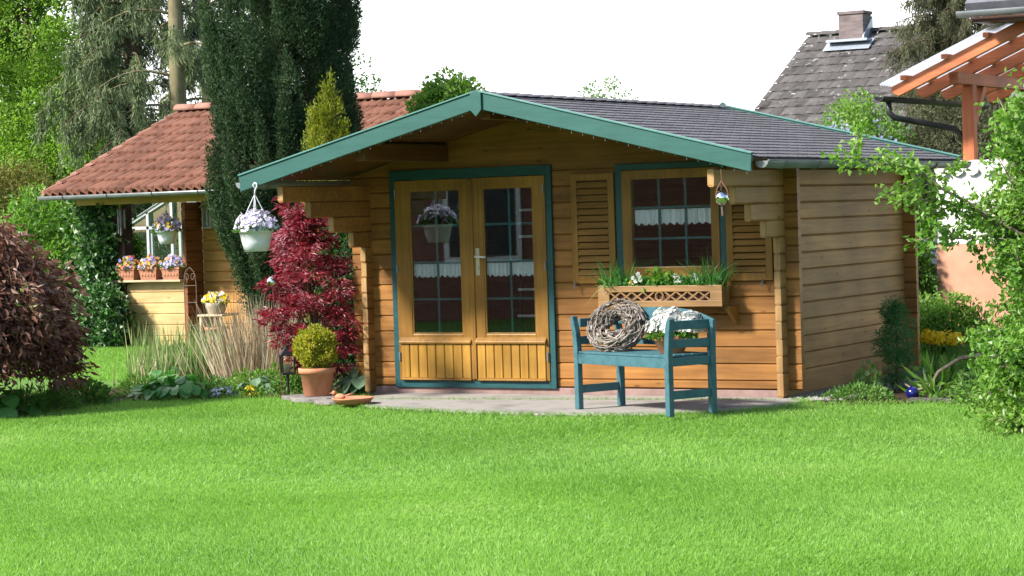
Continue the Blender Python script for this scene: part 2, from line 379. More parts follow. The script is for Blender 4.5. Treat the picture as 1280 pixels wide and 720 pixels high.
# petals
L['white'] = leafmat('petal_white', [(0, (.56, .57, .54)), (1, (.80, .80, .77))], .3, .6)
L['whitelilac'] = leafmat('petal_white_lilac', [(0, (.82, .82, .84)), (.55, (.78, .74, .86)), (.72, (.60, .48, .78)), (1, (.84, .80, .88))], .3, .6)
L['lilac'] = leafmat('petal_lilac', [(0, (.20, .16, .45)), (.5, (.38, .30, .66)), (1, (.60, .52, .80))], .3, .6)
L['pansy'] = leafmat('petal_pansy', [(0, (.20, .17, .52)), (.3, (.36, .30, .66)), (.5, (.62, .20, .07)), (.62, (.78, .36, .08)), (.74, (.80, .55, .04)), (.86, (.66, .60, .78)), (.93, (.55, .05, .03))], .3, .6, interp='CONSTANT')
L['yellow'] = leafmat('petal_yellow', [(0, (.80, .52, .01)), (1, (.90, .68, .04))], .3, .6)
L['yellowwhite'] = leafmat('petal_yellow_white', [(0, (.82, .58, .02)), (.6, (.80, .76, .70))], .3, .6, interp='CONSTANT')
L['blue'] = leafmat('petal_blue', [(0, (.30, .32, .66)), (1, (.55, .55, .82))], .3, .6)

# ------------------------------------------------------------------ plant helpers
def unit(a): return a / np.maximum(np.linalg.norm(a, axis=-1, keepdims=True), 1e-9)
def leaves(mb, P, A, ln, w, fold=.18, curl=.12):
    """one folded leaf per point: P base, A axis, ln length, w width (arrays or numbers)"""
    n = len(P); P = np.asarray(P, float); A = unit(np.asarray(A, float))
    ln = np.broadcast_to(np.asarray(ln, float), (n,))[:, None]; w = np.broadcast_to(np.asarray(w, float), (n,))[:, None]
    rn = rng.normal(size=(n, 3)); S = unit(np.cross(A, rn)); Nn = np.cross(S, A)
    m = P + A * ln * .45
    V = np.stack([P, m + S * w / 2 + Nn * w * fold, P + A * ln - Nn * ln * curl, m - S * w / 2 + Nn * w * fold], 1).reshape(-1, 3)
    i = np.arange(n)[:, None] * 4
    F = np.concatenate([i + np.array([[0, 1, 2]]), i + np.array([[0, 2, 3]])], 0)
    mb.add(V, F)
def blades(mb, P, A, ln, w, droop=.3, segs=3):
    """strap leaves / grass stems: a narrow strip that bends over"""
    n = len(P); P = np.asarray(P, float); A = unit(np.asarray(A, float))
    ln = np.broadcast_to(np.asarray(ln, float), (n,)); w = np.broadcast_to(np.asarray(w, float), (n,)); droop = np.broadcast_to(np.asarray(droop, float), (n,))
    an = rng.uniform(0, 2 * np.pi, n); S = np.stack([np.cos(an), np.sin(an), np.zeros(n)], 1); S = unit(S - A * (S * A).sum(1, keepdims=True))
    H = np.stack([A[:, 0], A[:, 1], np.zeros(n)], 1); H = unit(H + rng.normal(size=(n, 3)) * [.15, .15, 0] + 1e-6)
    rows = []
    for k in range(segs + 1):
        t = k / segs
        c = P + A * (ln * t)[:, None] + (H * .6 - np.array([0, 0, 1.]) * .8) * (ln * droop * t * t)[:, None]
        ww = (w * (1 - t ** 1.5) + .0006)[:, None]
        rows += [c - S * ww / 2, c + S * ww / 2]
    V = np.stack(rows, 1).reshape(-1, 3); st = 2 * (segs + 1)
    i = np.arange(n)[:, None] * st
    F = np.concatenate([i + np.array([[2 * k, 2 * k + 1, 2 * k + 3, 2 * k + 2]]) for k in range(segs)], 0)
    mb.add(V, F)
def flowers(mb, P, Nn, r, petals=5, cup=.25):
    n = len(P); P = np.asarray(P, float); Nn = unit(np.asarray(Nn, float)); r = np.broadcast_to(np.asarray(r, float), (n,))[:, None]
    S = unit(np.cross(Nn, rng.normal(size=(n, 3)))); B = np.cross(Nn, S)
    m = petals * 2
    V = [P]
    for k in range(m):
        a = 2 * np.pi * k / m; q = 1. if k % 2 == 0 else .62
        V.append(P + (S * math.cos(a) + B * math.sin(a)) * r * q + Nn * r * (cup if k % 2 == 0 else cup * .4))
    V = np.stack(V, 1).reshape(-1, 3); i = np.arange(n)[:, None] * (m + 1)
    F = np.concatenate([i + np.array([[0, 1 + k, 1 + (k + 1) % m]]) for k in range(m)], 0)
    mb.add(V, F)
def ball(n, shell=.0):
    d = unit(rng.normal(size=(n, 3))); r = rng.uniform(shell ** 3, 1, n) ** (1 / 3)
    return d, d * r[:, None]
def clump(mb, C, rad_, n, ln, w, out=1., up=.2, rnd=.6, squash=1., lnv=.3):
    """leaf clumps: for every centre in C a small cloud of n leaves"""
    C = np.asarray(C, float); k = len(C)
    rad_ = np.broadcast_to(np.asarray(rad_, float), (k,))
    d, p = ball(k * n, .35); p[:, 2] *= squash
    P = np.repeat(C, n, 0) + p * np.repeat(rad_, n)[:, None]
    A = d * out + np.array([0, 0, up]) + rng.normal(size=(k * n, 3)) * rnd
    leaves(mb, P, A, ln * rng.uniform(1 - lnv, 1 + lnv, k * n), w * rng.uniform(1 - lnv, 1 + lnv, k * n))
def ellipsoid_pts(n, c, r, shell=.6, gap=0.):
    d, p = ball(n, shell)
    p = p * np.array(r) + np.array(c)
    return p, d
def limb(mb, p, q, r0, r1, sag=.0, seg=6, k=5, wob=.04):
    p = np.array(p, float); q = np.array(q, float); L_ = np.linalg.norm(q - p)
    pts = [p + (q - p) * t + np.array([R.uniform(-1, 1), R.uniform(-1, 1), R.uniform(-1, 1)]) * wob * L_ * math.sin(math.pi * t) + np.array([0, 0, sag * L_ * math.sin(math.pi * t)]) for t in np.linspace(0, 1, k)]
    mb.tube(pts, [r0 + (r1 - r0) * t for t in np.linspace(0, 1, k)], seg)
    return pts
def broadleaf(name, label, base, lobes, mat, nclump, nleaf, ln, bark='bark', trunk_r=.16, crad=.45, cat='tree', group=None, shell=.55, spread=1.):
    """tapered trunk with limbs to each lobe; crown of leaf clumps spread through the lobes' volume"""
    t = thing(name, label, cat, base, group)
    tr = MB(); base = np.array(base, float)
    cen = np.mean([np.array(c) for c, r in lobes], 0)
    fork = base + (cen - base) * np.array([.5, .5, .55])
    tr.tube([base, base + (fork - base) * .5 + np.array([.05, -.04, 0]), fork], [trunk_r, trunk_r * .8, trunk_r * .6], 9)
    cr = MB(); vol = np.array([np.prod(r) for c, r in lobes]) ** .8; vol = vol / vol.sum()
    for (c, r), f in zip(lobes, vol):
        limb(tr, fork - (fork - base) * R.uniform(0, .35), c, trunk_r * .5, trunk_r * .14, sag=.05)
        k = max(6, int(nclump * f)); C, d = ellipsoid_pts(k, c, r, shell)
        for q in C[:max(3, k // 9)]: limb(tr, c, q, trunk_r * .14, .008, k=4, seg=5)
        clump(cr, C, crad * rng.uniform(.6, 1.25, k), nleaf, ln, ln * .62)
    tr.build('trunk', M[bark], t, smooth=True)
    cr.build('crown', L[mat], t)
    return t
VEIL=(.8,1.0); CLOUD=(7.3,7.35,7.45); SUN=3.5; EXPO=1.70
# ================================================================== SETTING
def flat(name, poly, z, mat, kind='structure', label=None):
    mb = MB(); mb.add([(x, y, z) for x, y in poly], [tuple(range(len(poly)))])
    o = mb.build(name, mat); tag(o, label, None, None, kind); return o
M['ground'] = surf('meadow_ground', (.045, .11, .02), (.10, .19, .035), (2, 2, 2), .95, .4, spec=.1)
M['lawn_base'] = surf('lawn_base', (.085, .17, .032), (.13, .25, .046), (1.1, 2.4, 2), .95, .4, spec=.1)
flat('ground', [(-400, -400), (400, -400), (400, 400), (-400, 400)], -.012, M['ground'])
def smooth_poly(pts, n=6):
    """closed Catmull-Rom through pts"""
    out = []; k = len(pts); P = [np.array(p, float) for p in pts]
    for i in range(k):
        a, b, c, d = P[i - 1], P[i], P[(i + 1) % k], P[(i + 2) % k]
        for t in np.linspace(0, 1, n, endpoint=False):
            out.append(tuple(.5 * (2 * b + (c - a) * t + (2 * a - 5 * b + 4 * c - d) * t * t + (3 * b - a - 3 * c + d) * t ** 3)))
    return out
BED = smooth_poly([(-9.2, -3.9), (-7.4, -3.1), (-6.4, -2.1), (-6.35, -1.25), (-5.9, -.72), (-5.2, -.5), (-4.75, -.42), (-4.5, .1), (-4.5, 2.2), (-6.4, 2.9), (-7.6, 1.6), (-7.6, .2), (-8.4, -1.0), (-10, -2.2)])
BEDR = smooth_poly([(.10, -.20), (.55, -.28), (1.2, -.10), (2.0, -.35), (2.9, -.9), (4.2, -1.0), (4.2, 3.2), (1.2, 3.4), (.06, 3.1), (.0, 1.2)])
TERR = [(-4.05, -.02), (-3.95, -.75), (-3.7, -1.22)] + [(-3.2, -1.46), (-2.4, -1.66), (-1.4, -1.75), (-.55, -1.62), (-.05, -1.15), (.16, -.62), (.14, -.2), (-.1, -.02)]
flat('lawn', [(-40, -17), (12, -17), (12, 6), (-40, 6)], -.006, M['lawn_base'])
flat('flower_bed_ground', BED, .004, M['soil'])
flat('side_bed_ground', BEDR, .004, M['soil'])
mb = MB(); mb.extrude(TERR, (0, 0, -.05), (1, 0, 0), (0, 1, 0), (0, 0, .075)); mb.build('terrace', M['concrete'], bevel=.012)['kind'] = 'structure'

def inside(P, poly):
    x, y = P[:, 0], P[:, 1]; r = np.zeros(len(P), bool); n = len(poly)
    for i in range(n):
        x1, y1 = poly[i]; x2, y2 = poly[(i + 1) % n]
        c = ((y1 > y) != (y2 > y)) & (x < (x2 - x1) * (y - y1) / (y2 - y1 + 1e-12) + x1)
        r ^= c
    return r
# lawn blades: every blade is geometry, one stuff object
CAM = np.array([7.714, -17.942, 1.630]); YAW = rad(-30.234)
fw = np.array([math.sin(YAW), math.cos(YAW)]); rt = np.array([math.cos(YAW), -math.sin(YAW)])
def wedge(n, d0, d1, margin):
    d = np.sqrt(rng.uniform(d0 ** 2, d1 ** 2, n)); s = rng.uniform(-1, 1, n) * (.225 * d + margin)
    return CAM[:2] + fw * d[:, None] + rt * s[:, None]
g = MB()
P = np.concatenate([wedge(330000, 9.2, 14.5, .9), wedge(270000, 14.5, 22.5, .8)]); Pw = wedge(230000, 7.5, 24, 4.5); P = np.concatenate([P, Pw[np.abs((Pw - CAM[:2]) @ rt) > .225 * ((Pw - CAM[:2]) @ fw) + .5]])
keep = ~inside(P, BED) & ~inside(P, BEDR) & ~inside(P, TERR)
keep &= ~((P[:, 0] > -4.3) & (P[:, 0] < .05) & (P[:, 1] > -.02))
P = P[keep]; n = len(P)
# uneven mowing: taller and shorter patches
hz = np.sin(P[:, 0] * .9 + np.sin(P[:, 1] * .7) * 1.4) * np.sin(P[:, 1] * 1.25 + P[:, 0] * .35)
h = .025 + .006 * hz + .005 * np.sin(P[:, 0] * 2.3 + P[:, 1] * 1.1) * np.sin(P[:, 1] * 1.9 - P[:, 0] * .6) + rng.uniform(-.008, .010, n)
lean = .42 * np.stack([np.sin(P[:, 0] * .8 + P[:, 1] * 1.7), np.cos(P[:, 1] * 1.3 - P[:, 0] * 1.1)], 1)
A = np.concatenate([rng.normal(size=(n, 2)) * .5 + lean, np.ones((n, 1))], 1); A = unit(A)
S = rng.normal(size=(n, 3)) * [1, 1, .1]; S = unit(np.cross(A, S)); w = rng.uniform(.0028, .0052, n)[:, None]
Pz = np.concatenate([P, np.full((n, 1), -.006)], 1)
V = np.stack([Pz - S * w, Pz + S * w, Pz + A * h[:, None] + rng.normal(size=(n, 3)) * [.006, .006, 0]], 1).reshape(-1, 3)
g.add(V, np.arange(3 * n).reshape(-1, 3))
k = 900; Q = wedge(k, 10, 20, .5); Q = Q[~inside(Q, BED) & ~inside(Q, BEDR) & ~inside(Q, TERR) & (Q[:, 1] < -.3)]; k = len(Q)   # taller weedy tufts
blades(g, np.repeat(np.concatenate([Q, np.full((k, 1), -.006)], 1), 9, 0) + rng.normal(size=(k * 9, 3)) * [.02, .02, 0], np.concatenate([rng.normal(size=(k * 9, 2)) * .5, np.ones((k * 9, 1))], 1), rng.uniform(.035, .06, k * 9), .005, .4, 2)
# ragged taller tufts along the terrace and bed edges
def edge_pts(poly, per, jit):
    o = []
    for i in range(len(poly)):
        a = np.array(poly[i]); b = np.array(poly[(i + 1) % len(poly)]); k = int(np.linalg.norm(b - a) * per)
        if k: o.append(a + (b - a) * rng.uniform(0, 1, k)[:, None] + rng.normal(size=(k, 2)) * jit)
    return np.concatenate(o)
E_ = np.concatenate([edge_pts(TERR[1:-1], 700, .02), edge_pts(BED, 240, .03), edge_pts(BEDR, 300, .04)])
E_ = E_[~((E_[:, 0] > -4.4) & (E_[:, 0] < .0) & (E_[:, 1] > -.25))]
k = len(E_)
blades(g, np.concatenate([E_, np.zeros((k, 1))], 1), np.concatenate([rng.normal(size=(k, 2)) * .4, np.ones((k, 1))], 1), rng.uniform(.03, .075, k), .005, .35, 2)
# the lawn behind the bed
Q = rng.uniform([-13.5, 1.2], [-6.5, 6.6], (60000, 2)); Q = Q[~inside(Q, BED)]; k = len(Q)
A = unit(np.concatenate([rng.normal(size=(k, 2)) * .4, np.ones((k, 1))], 1)); S = unit(np.cross(A, rng.normal(size=(k, 3)))) * .006
Q = np.concatenate([Q, np.full((k, 1), -.006)], 1)
g.add(np.stack([Q - S, Q + S, Q + A * .05], 1).reshape(-1, 3), np.arange(3 * k).reshape(-1, 3))
Q = rng.uniform([-2.6, 3.4], [2.5, 13.2], (40000, 2)); k = len(Q)
A = unit(np.concatenate([rng.normal(size=(k, 2)) * .4, np.ones((k, 1))], 1)); S = unit(np.cross(A, rng.normal(size=(k, 3)))) * .006
Q = np.concatenate([Q, np.full((k, 1), -.006)], 1)
g.add(np.stack([Q - S, Q + S, Q + A * .05], 1).reshape(-1, 3), np.arange(3 * k).reshape(-1, 3))
tag(g.build('grass', L['grass']), kind='stuff')

# ================================================================== CABIN
XL, XR, DEP = -4.28, -.10, 2.80       # centre-ish lines of left/right walls; inner depth
T = .06; PIT = .1416; Z0 = .0905
XA, HW, ZE, ZA, OH, YB = -2.155, 2.445, 2.03, 2.635, 1.46, 3.26
def roof_z(x): return ZA - abs(x - XA) * (ZA - ZE) / HW
cab = thing('garden_cabin', 'honey stained log cabin with green bargeboards, double glass door and shuttered window', 'cabin', (-2.15, 0, 0))
CH = .011
def log_x(mb, x0, x1, y, z0, z1, t=T):
    """one log running along X: chamfered long edges, so neighbours meet in a V groove"""
    e_ = .0015; prof = [(0, z0 + CH), (CH, z0 + e_), (CH + .004, z0 - e_), (t - CH - .004, z0 - e_), (t - CH, z0 + e_), (t, z0 + CH), (t, z1 - CH), (t - CH, z1 - e_), (CH, z1 - e_), (0, z1 - CH)]
    mb.extrude(prof, (x0, y, 0), (0, 1, 0), (0, 0, 1), (x1 - x0, 0, 0))
def log_y(mb, y0, y1, x, z0, z1, t=T, rnd=False):
    e_ = .0015; prof = [(0, z0 + CH), (CH, z0 + e_), (CH + .004, z0 - e_), (t - CH - .004, z0 - e_), (t - CH, z0 + e_), (t, z0 + CH), (t, z1 - CH), (t - CH, z1 - e_), (CH, z1 - e_), (0, z1 - CH)]
    mb.extrude(prof, (x - t, y0, 0), (1, 0, 0), (0, 0, 1), (0, y1 - y0, 0))
# facade: openings
DX0, DX1, DZ0, DZ1 = -3.99, -2.30, .075, 2.05
WX0, WX1, WZ0, WZ1 = -1.60, -.68, 1.04, 1.97
fr = MB(); z = .03; k = 0
zs = [.086] + [Z0 + .068 + PIT * i for i in range(0, 18)]
for i in range(len(zs) - 1):
    a, b = zs[i], zs[i + 1]
    x0, x1 = XL - T - .10, .02
    if a > 1.95:                            # gable: each log cut to the roof slope
        k_ = (ZA - ZE) / HW; za = ZA - .048
        ha, hb = (za - a) / k_, max(.0, (za - b) / k_); bt = min(b, za)
        if ha < .05: break
        X0a, X1a, X0b, X1b = max(x0, XA - ha), min(x1, XA + ha), max(x0, XA - hb), min(x1, XA + hb)
        def piece(pl): fr.extrude(pl, (0, 0, 0), (1, 0, 0), (0, 0, 1), (0, T, 0))
        if a < DZ1 - .03:
            piece([(X0a, a), (DX0 + .03, a), (DX0 + .03, bt), (X0b, bt)]); piece([(DX1 - .03, a), (X1a, a), (X1b, bt), (DX1 - .03, bt)]); piece([(DX0 + .029, DZ1 - .012), (DX1 - .029, DZ1 - .012), (DX1 - .029, bt - .001), (DX0 + .029, bt - .001)])
        else:
            piece([(X0a, a), (X1a, a), (X1b, bt), (X0b, bt)] if hb > .01 else [(X0a, a), (X1a, a), (XA, bt)])
        continue
    cuts = []
    if a < DZ1 - .03 and b > DZ0 + .02: cuts.append((DX0 + .03, DX1 - .03))
    if a < WZ1 and b > WZ0: cuts.append((WX0 + .02, WX1 - .02))
    segs = []; s = x0
    for p, q in cuts: segs.append((s, p)); s = q
    segs.append((s, x1))
    for p, q in segs:
        if q - p > .03: log_x(fr, p, q, 0, a, b)
front = fr.build('front_wall', M['log_x'], cab)
# side wall with the log ends running forward as a stepped corbel under the eave
def side_wall(name, xo, steps, mat):
    m = MB(); en = []; zz = [.03] + [Z0 + PIT * i for i in range(1, 14)]
    for a, b in zip(zz[:-1], zz[1:]):
        y0 = -.105
        for lo, yy in steps:
            if a > lo - .02: y0 = yy
        y_ = y0 + R.uniform(-.006, .006); log_y(m, y_, DEP + .11, xo, a, b)
        e1 = MB(); en.append(e1); e1.extrude([(xo - T + .002, a + .012), (xo - .002, a + .012), (xo - .002, b - .006), (xo - T + .002, b - .006)], (0, y_ - .004, 0), (1, 0, 0), (0, 0, 1), (0, .005, 0))
    o = m.build(name, mat, cab); [e1.build('log_end', M['log_end'], o, bevel=.002) for e1 in en]; return o
side_wall('right_wall', XR, [(1.365, -.37), (1.508, -.66), (1.649, -.94), (1.79, -1.34)], M['log_y'])
side_wall('left_wall', XL + T, [(1.365, -.30), (1.508, -.60), (1.649, -.95), (1.79, -1.36)], M['log_x'])
bk = MB()
for i in range(len(zs) - 1):
    a, b = zs[i], zs[i + 1]; x0, x1 = XL - .16, .02
    if a > 1.93:
        half = (ZA - .03 - b) / ((ZA - ZE) / HW)
        if half < .15: break
        x0, x1 = max(x0, XA - half), min(x1, XA + half)
    log_x(bk, x0, x1, DEP - T + .0, a, b)
bk.build('back_wall', M['log_x'], cab)
mb = MB(); mb.box(XL - T, XR - .004, .004, DEP - .07, -.02, .045); mb.box(XL + .02, XR - .062, -.010, .0035, -.02, .082)
mb.build('plinth', M['plinth'], cab, bevel=.004)
# inside: floor and ceiling boards
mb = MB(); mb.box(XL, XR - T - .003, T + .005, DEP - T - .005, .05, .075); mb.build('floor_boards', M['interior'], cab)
# soffit boards + rafters/purlins
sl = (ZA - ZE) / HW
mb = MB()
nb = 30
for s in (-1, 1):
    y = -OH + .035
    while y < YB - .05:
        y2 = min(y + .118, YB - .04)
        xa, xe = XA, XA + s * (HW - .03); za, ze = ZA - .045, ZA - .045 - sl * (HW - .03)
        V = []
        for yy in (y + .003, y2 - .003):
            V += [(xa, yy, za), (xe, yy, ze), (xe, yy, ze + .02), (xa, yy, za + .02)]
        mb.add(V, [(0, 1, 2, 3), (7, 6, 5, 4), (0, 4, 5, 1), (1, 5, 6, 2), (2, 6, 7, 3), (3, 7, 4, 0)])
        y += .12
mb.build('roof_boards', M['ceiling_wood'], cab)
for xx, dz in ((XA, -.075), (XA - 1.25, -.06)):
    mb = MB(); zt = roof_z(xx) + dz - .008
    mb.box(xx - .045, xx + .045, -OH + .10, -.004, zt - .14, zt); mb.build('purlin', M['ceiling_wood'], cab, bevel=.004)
# shingles: every tab its own piece, courses lap down the slope
def shingles(s, name):
    m = MB(); sl_len = math.hypot(HW, ZA - ZE) + .02; nc = 19; ch = sl_len / nc
    d = np.array([s * HW, 0, -(ZA - ZE)]); d = d / np.linalg.norm(d); nn = np.array([s * (ZA - ZE), 0, HW]); nn = nn / np.linalg.norm(nn)
    tw = .2
    for i in range(nc):
        y = -OH + .02 - (tw / 2 if i % 2 else 0)
        while y < YB:
            y0, y1 = max(y + .003, -OH + .004), min(y + tw - .003, YB); y += tw
            if y1 - y0 < .02: continue
            j = R.uniform(-.004, .004)
            a0 = i * ch; a1 = (i + 1) * ch + .012 + j
            top = np.array([XA, 0, ZA - .022]) + d * a0 + nn * .002; bot = np.array([XA, 0, ZA - .022]) + d * a1 + nn * .010
            e = np.array([0, 1, 0.])
            ch2 = .02
            V = [top + e * y0, top + e * y1, bot - d * .022 + e * y1, bot + e * (y1 - ch2), bot + e * (y0 + ch2), bot - d * .022 + e * y0]
            V = V + [v - nn * .007 for v in V]
            F = [(0, 5, 4, 3, 2, 1) if s > 0 else (0, 1, 2, 3, 4, 5)] + [(i_, (i_ + 1) % 6, 6 + (i_ + 1) % 6, 6 + i_) for i_ in range(6)]
            m.add(V, F)
    return m.build(name, M['shingle'], cab)
# sheet under the shingles
def felt():
    m = MB()
    for s in (-1, 1):
        V = []
        for yy in (-OH + .01, YB):
            V += [(XA, yy, ZA - .024), (XA + s * HW, yy, ZE - .024), (XA + s * HW, yy, ZE - .040), (XA, yy, ZA - .040)]
        m.add(V, [(0, 1, 2, 3), (7, 6, 5, 4), (0, 4, 5, 1), (1, 5, 6, 2), (2, 6, 7, 3), (3, 7, 4, 0)])
    return m
roof = felt().build('roof', M['shingle'], cab)
def sh(s):
    o = shingles(s, 'shingles'); o.parent = roof; return o
sh(-1); sh(1)
mb = MB()
for i in range(24):
    y = -OH + .05 + i * .2
    V = []
    for yy, dz in ((y, .004), (y + .215, .012)):
        V += [(XA - .10, yy, ZA - .032 + dz), (XA, yy, ZA - .004 + dz), (XA + .10, yy, ZA - .032 + dz)]
    if y + .2 < YB: mb.add(V, [(0, 1, 4, 3), (1, 2, 5, 4)])
o = mb.build('ridge_cap', M['shingle'], roof, solid=.006)
# bargeboards
FH = .125
def barge(s, y0, y1, name='bargeboard'):
    xe = XA + s * HW; sgn = s
    m = MB()
    def strip(zt, zb, ya, yb, x_in=0.0, x_out=0.0):
        V = []
        for yy in (ya, yb):
            V += [(XA + s * x_in, yy, ZA + zt - sl * x_in), (xe + s * x_out, yy, ZE + zt - sl * x_out), (xe + s * (x_out - .012), yy, ZE + zb - sl * x_out), (XA + s * x_in, yy, ZA + zb - sl * x_in)]
        m.add(V, [(0, 1, 2, 3), (7, 6, 5, 4), (0, 4, 5, 1), (1, 5, 6, 2), (2, 6, 7, 3), (3, 7, 4, 0)])
    strip(.0, -FH - .012, y0, y1, x_in=.003)
    o = m.build(name, M['fascia_green'], cab, bevel=.004)
    m = MB()
    strip(.014, .0025, y0 - .012, y1 + .02, x_in=.004, x_out=.008)
    m.build('bargeboard_cap', M['fascia_edge'], o, bevel=.002)
for s in (-1, 1):
    barge(s, -OH - .03, -OH)
    barge(s, YB + .002, YB + .026)
mb = MB()                                    # the pendant board that covers the joint at the apex
mb.extrude([(-.052, .012), (0, .036), (.052, .012), (.052, -.13), (0, -.185), (-.052, -.13)], (XA, -OH - .05, ZA - .02), (1, 0, 0), (0, 0, 1), (0, .018, 0))
mb.build('apex_board', M['fascia_green'], cab, bevel=.003)
mb = MB(); mb.extrude([(-.07, -.02), (0, .05), (.07, -.02)], (XA, YB - .02, ZA - .015), (1, 0, 0), (0, 0, 1), (0, .06, 0)); mb.build('ridge_end', M['fascia_green'], cab)
# gutters
def gutter(xc, zc, y0, y1, mat, parent, seams=7, r=.055):
    m = MB(); n = 11; prof = [(xc + r * math.cos(a), zc + r * math.sin(a)) for a in np.linspace(math.pi, 2 * math.pi, n)]
    V = [(x, y, z_) for y in (y0, y1) for x, z_ in prof]
    m.add(V, [(i, i + 1, n + i + 1, n + i) for i in range(n - 1)])
    o = m.build('gutter', mat, parent, smooth=True, solid=.004)
    m = MB()
    for y in np.linspace(y0 + .35, y1 - .25, seams):
        pr = [(xc + (r + .006) * math.cos(a), y, zc + (r + .006) * math.sin(a)) for a in np.linspace(math.pi, 2 * math.pi, n)]
        m.tube(pr, .006, 5)
    m.tube([(xc + r, y0, zc + .002), (xc + r, y1, zc + .002)], .008, 6)
    m.build('gutter_bracket', mat, o)
    pts = [(x, z_) for x, z_ in prof]
    for yy in (y0 - .006, y1):
        m = MB(); m.extrude(pts, (0, yy, 0), (1, 0, 0), (0, 0, 1), (0, .006, 0)); m.build('gutter_end', M['zinc'], o)
    return o
gutter(XA + HW + .045, ZE - .055, -OH + .06, YB + .03, M['zinc_dull'], cab)
gutter(XA - HW - .045, ZE - .055, -OH + .06, YB + .03, M['zinc_dull'], cab)

# ---- double door
df = MB()
df.box(DX0, DX0 + .055, -.035, .05, DZ0, DZ1); df.box(DX1 - .055, DX1, -.035, .05, DZ0, DZ1)
df.box(DX0 + .055, DX1 - .055, -.035, .05, DZ1 - .09, DZ1); df.box(DX0 + .055, DX1 - .055, -.034, .05, DZ0, DZ0 + .065)
dframe = df.build('door_frame', M['green_paint'], cab, bevel=.004)
def lace(parent, x0, x1, zt, zb, y, n):
    m = MB(); V = []; k = n * 8
    for i in range(k + 1):
        x = x0 + (x1 - x0) * i / k; ph = (i % 8) / 8
        yy = y + .014 * math.sin(i * .62) + .006 * math.sin(i * 1.7)
        V += [(x, yy, zt), (x, yy, zb + .022 * (1 - math.sin(math.pi * ph)))]
    m.add(V, [(2 * i, 2 * i + 2, 2 * i + 3, 2 * i + 1) for i in range(k)])
    return m.build('lace_curtain', M['lace'], parent)
def door_leaf(x0, x1, hinge_left):
    zb, zt = DZ0 + .067, DZ1 - .093
    gx0, gx1, gz0, gz1 = x0 + .155, x1 - .11, .56, 1.865
    if not hinge_left: gx0, gx1 = x0 + .12, x1 - .125
    m = MB(); y0, y1 = -.045, .0
    m.box(x0, gx0, y0, y1, zb, zt); m.box(gx1, x1, y0, y1, zb, zt)
    m.box(gx0, gx1, y0, y1, gz1, zt); m.box(gx0, gx1, y0 + .001, y1, .475, gz0)
    m.box(gx0, gx1, y0 + .001, y1, zb, zb + .055)
    lf = m.build('door_leaf', M['trim_wood'], cab, bevel=.005)
    m = MB()                                 # tongue-and-groove lower panel, drip rail above it
    n = 8; px0, px1 = x0 + .03, x1 - .03
    for i in range(n):
        a = px0 + (px1 - px0) * i / n; b = px0 + (px1 - px0) * (i + 1) / n
        m.extrude([(a + .007, 0), (b - .007, 0), (b - .001, .011), (b, .0119), (a, .0119), (a + .001, .011)], (0, y0 - .012, .165), (1, 0, 0), (0, 1, 0), (0, 0, .305))
    m.build('lower_panel', M['panel_wood'], lf)
    m = MB(); m.extrude([(0, 0), (-.032, .004), (-.032, .022), (0, .06)], (x0 + .02, y0, .472), (0, 1, 0), (0, 0, 1), (x1 - x0 - .04, 0, 0))
    m.extrude([(0, 0), (-.020, .003), (-.020, .014), (0, .03)], (x0 + .03, y0, .140), (0, 1, 0), (0, 0, 1), (x1 - x0 - .06, 0, 0))
    m.build('drip_rail', M['trim_wood'], lf, bevel=.003)
    m = MB(); m.box(gx0 - .004, gx1 + .004, -.022, -.018, gz0 - .004, gz1 + .004); m.build('pane', M['glass'], lf)
    m = MB(); xm = (gx0 + gx1) / 2
    m.box(xm - .011, xm + .011, -.012, -.002, gz0, gz1)
    for zz in (.875, 1.21, 1.54): m.box(gx0, gx1, -.0125, -.0015, zz - .010, zz + .010)
    m.build('glazing_bars', M['bar_paint'], lf)
    lace(lf, gx0, gx1, 1.195, 1.07, .012, 9)
    m = MB()
    for a, b, zz, hh in ((gx0, gx1, gz1 - .012, .012), (gx0, gx1, gz0, .012)): m.box(a, b, -.036, -.024, zz, zz + hh)
    m.box(gx0, gx0 + .012, -.036, -.024, gz0 + .012, gz1 - .012); m.box(gx1 - .012, gx1, -.036, -.024, gz0 + .012, gz1 - .012)
    m.build('glazing_bead', M['trim_wood'], lf)
    hx = x0 + .012 if hinge_left else x1 - .012
    for zz in (.32, 1.12, 1.8):
        m = MB(); m.tube([(hx, -.052, zz), (hx, -.052, zz + .075)], .009, 8); m.build('hinge', M['zinc'], lf)
    return lf
door_leaf(DX0 + .058, -3.128, True)
rl = door_leaf(-3.122, DX1 - .058, False)
m = MB(); m.box(-3.150, -3.100, -.058, -.0455, DZ0 + .08, DZ1 - .11); m.build('cover_strip', M['trim_wood'], rl, bevel=.004)
m = MB(); m.box(-3.078, -3.040, -.054, -.0455, 1.085, 1.33); hnd = m.build('handle_plate', M['cream_metal'], rl, bevel=.003)
m = MB(); m.tube([(-3.06, -.05, 1.255), (-3.06, -.095, 1.255), (-3.045, -.105, 1.255), (-2.945, -.105, 1.248)], [.010, .010, .011, .009], 8); 
k_ = MB(); k_.tube([(-3.06, -.05, 1.15), (-3.06, -.064, 1.15)], .012, 10); k_.build('lock_cylinder', M['cream_metal'], rl)
m.build('door_handle', M['white_paint'], rl, smooth=True)

